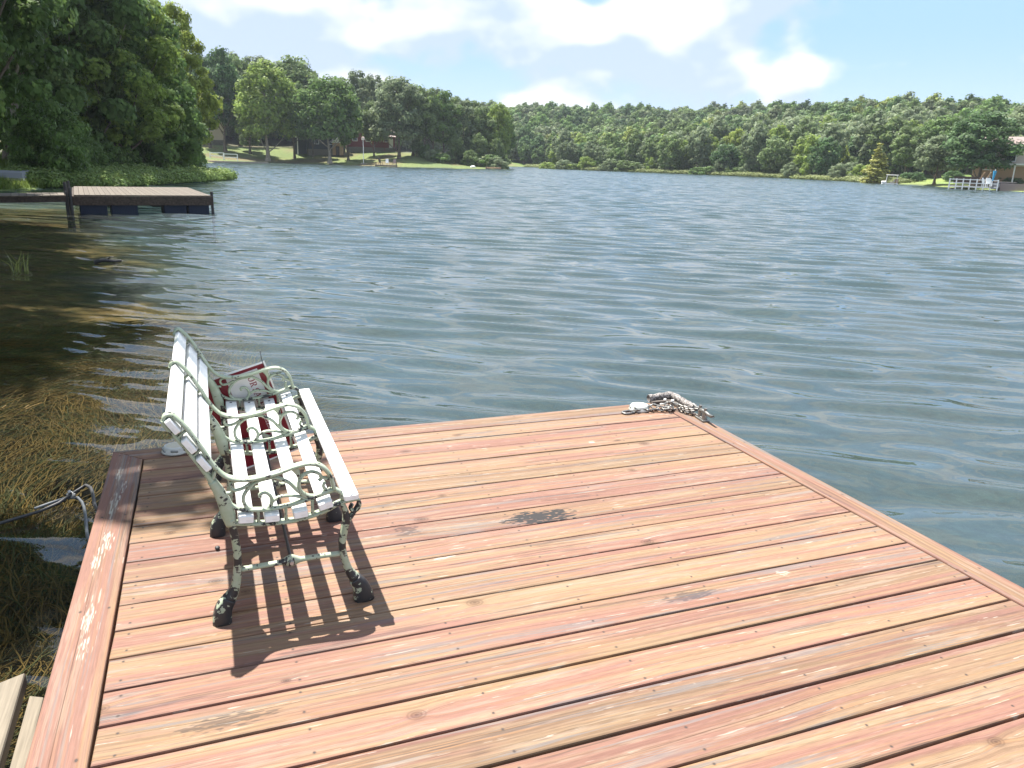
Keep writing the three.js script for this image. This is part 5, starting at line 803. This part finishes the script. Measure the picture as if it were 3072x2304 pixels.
house('hill_cottage', 'pale roofed cottage glimpsed among the hillside trees', 1868, 205, 0.2, { w: 7, d: 5, h: 3, roof: 1.6, wall: M_slate, roofMat: M_whitePaint, found: 0.4, sink: -2.5 });
{
  const a = onPlane(2150, 412), o = thing('retaining_wall', 'brown timber retaining wall at the lake edge below the house', 'wall', [a.x + 0.4, 0, a.z], -1.08); for (let k = 0; k < 5; k++) part('timber', bx(9, 0.19, 0.22, 4.7, 0.02 + k * 0.2, (k % 2) * 0.01), M_roofPink, o);
  const d = onPlane(2102, 410), L = thing('lake_deck', 'white railed deck on posts at the lake edge', 'deck', [d.x, 0, d.z], -Math.atan2(d.x, -d.z) - 0.12);
  part('skirt_board', bx(5.6, 0.12, 0.08, 0, 0.36, 0.9), M_whitePaint, L); for (let k = 0; k < 9; k++) part('deck_board', bx(5.6, 0.05, 0.24, 0, 0.43, 0.8 - k * 0.25), M_deckTan, L);
  for (let k = 0; k < 8; k++) part('post', bx(0.13, 1.7, 0.13, -2.7 + k * 5.4 / 7, 0.5, 0.92), M_whitePaint, L); for (const y of [0.82, 1.25]) part('rail', bx(5.4, 0.09, 0.07, 0, y, 0.93), M_whitePaint, L);
  part('rear_screen', bx(4.6, 0.9, 0.08, -0.3, 1.15, -1.5), M_brown, L); for (const x of [0.5, 1.2]) part('stair_rail', bx(0.09, 1.9, 0.09, x, 1.5, -1.2, 0.6, 0, -0.4), M_tan, L);
  const m = (px, dist, name, label, cat) => { const [x, z] = bearing(px, dist); return thing(name, label, cat, [x, 0, z]); };
  const u = m(2146, 112, 'patio_umbrella', 'furled bright blue patio umbrella on the lake deck', 'umbrella'); u.position.y = 0.45; part('canopy', cyl(0.05, 0.2, 1.15, 0, 1.35, 0, 0, 0, 0, 10), new THREE.MeshStandardMaterial({ color: lin(0.02, 0.24, 0.42), roughness: 0.8 }), u); part('pole', cyl(0.03, 0.03, 2.1, 0, 1.05, 0), M_whitePaint, u); part('base', cyl(0.3, 0.25, 0.12, 0, 0.06, 0), M_black, u); u.rotation.z = -0.1;
  deckChair(2131, 113, 0.45, 'white deck chair beside the furled blue umbrella', M_whitePaint, 0.4); deckChair(2140, 113.4, 0.45, 'white deck chair at the stair of the lake deck', M_whitePaint, -0.4);
  const [hx, hz] = bearing(2172, 121), tub = thing('hot_tub', 'dark square hot tub on the lawn beside the lake deck', 'hot tub', [hx, groundAt(hx, hz), hz], -0.4); part('cabinet', rbx(2.0, 0.85, 2.0, 0.08, 0, 0.43, 0), M_slate, tub); part('cover', rbx(2.1, 0.1, 2.1, 0.04, 0, 0.91, 0), M_roofDark, tub);
  const [bx2, bz2] = bearing(2075, 121), bnch = thing('picnic_table', 'grey picnic table on the lawn behind the lake deck', 'table', [bx2, groundAt(bx2, bz2), bz2], -0.4); part('table_top', bx(1.9, 0.06, 0.8, 0, 0.75, 0), M_deckTan, bnch); for (const z of [-0.65, 0.65]) part('seat', bx(1.9, 0.05, 0.28, 0, 0.45, z), M_deckTan, bnch); for (const x of [-0.7, 0.7]) part('leg', bx(0.09, 0.75, 1.2, x, 0.37, 0), M_deckTan, bnch);
}
for (const [px, d, h, w] of [[2098, 120, 1.1, 2.2]]) bush(bushP[1], G.lime, px, d, h, w, 'bright yellow green bush on the lawn behind the lake deck', 'yard bushes');
for (const [px, d, h, w] of [[2165, 133, 1.2, 1.8], [2182, 132, 1.2, 1.8], [2200, 131, 1.2, 1.8]]) bush(bushP[1], G.dark, px, d, h, w, 'clipped dark bush in front of the two storey house', 'yard bushes');
for (const [px, d, h, w] of [[1962, 152, 1.6, 3], [1985, 152, 1.6, 3], [2060, 150, 1.8, 3.4]]) bush(bushP[1], G.dark, px, d, h, w, 'dense bush at the back of the bright lawn', 'yard bushes');
console.log('shore done');
scene.traverse((o) => { if (o.isMesh) { o.castShadow = true; o.receiveShadow = true; } });
renderer.render(scene, camera);
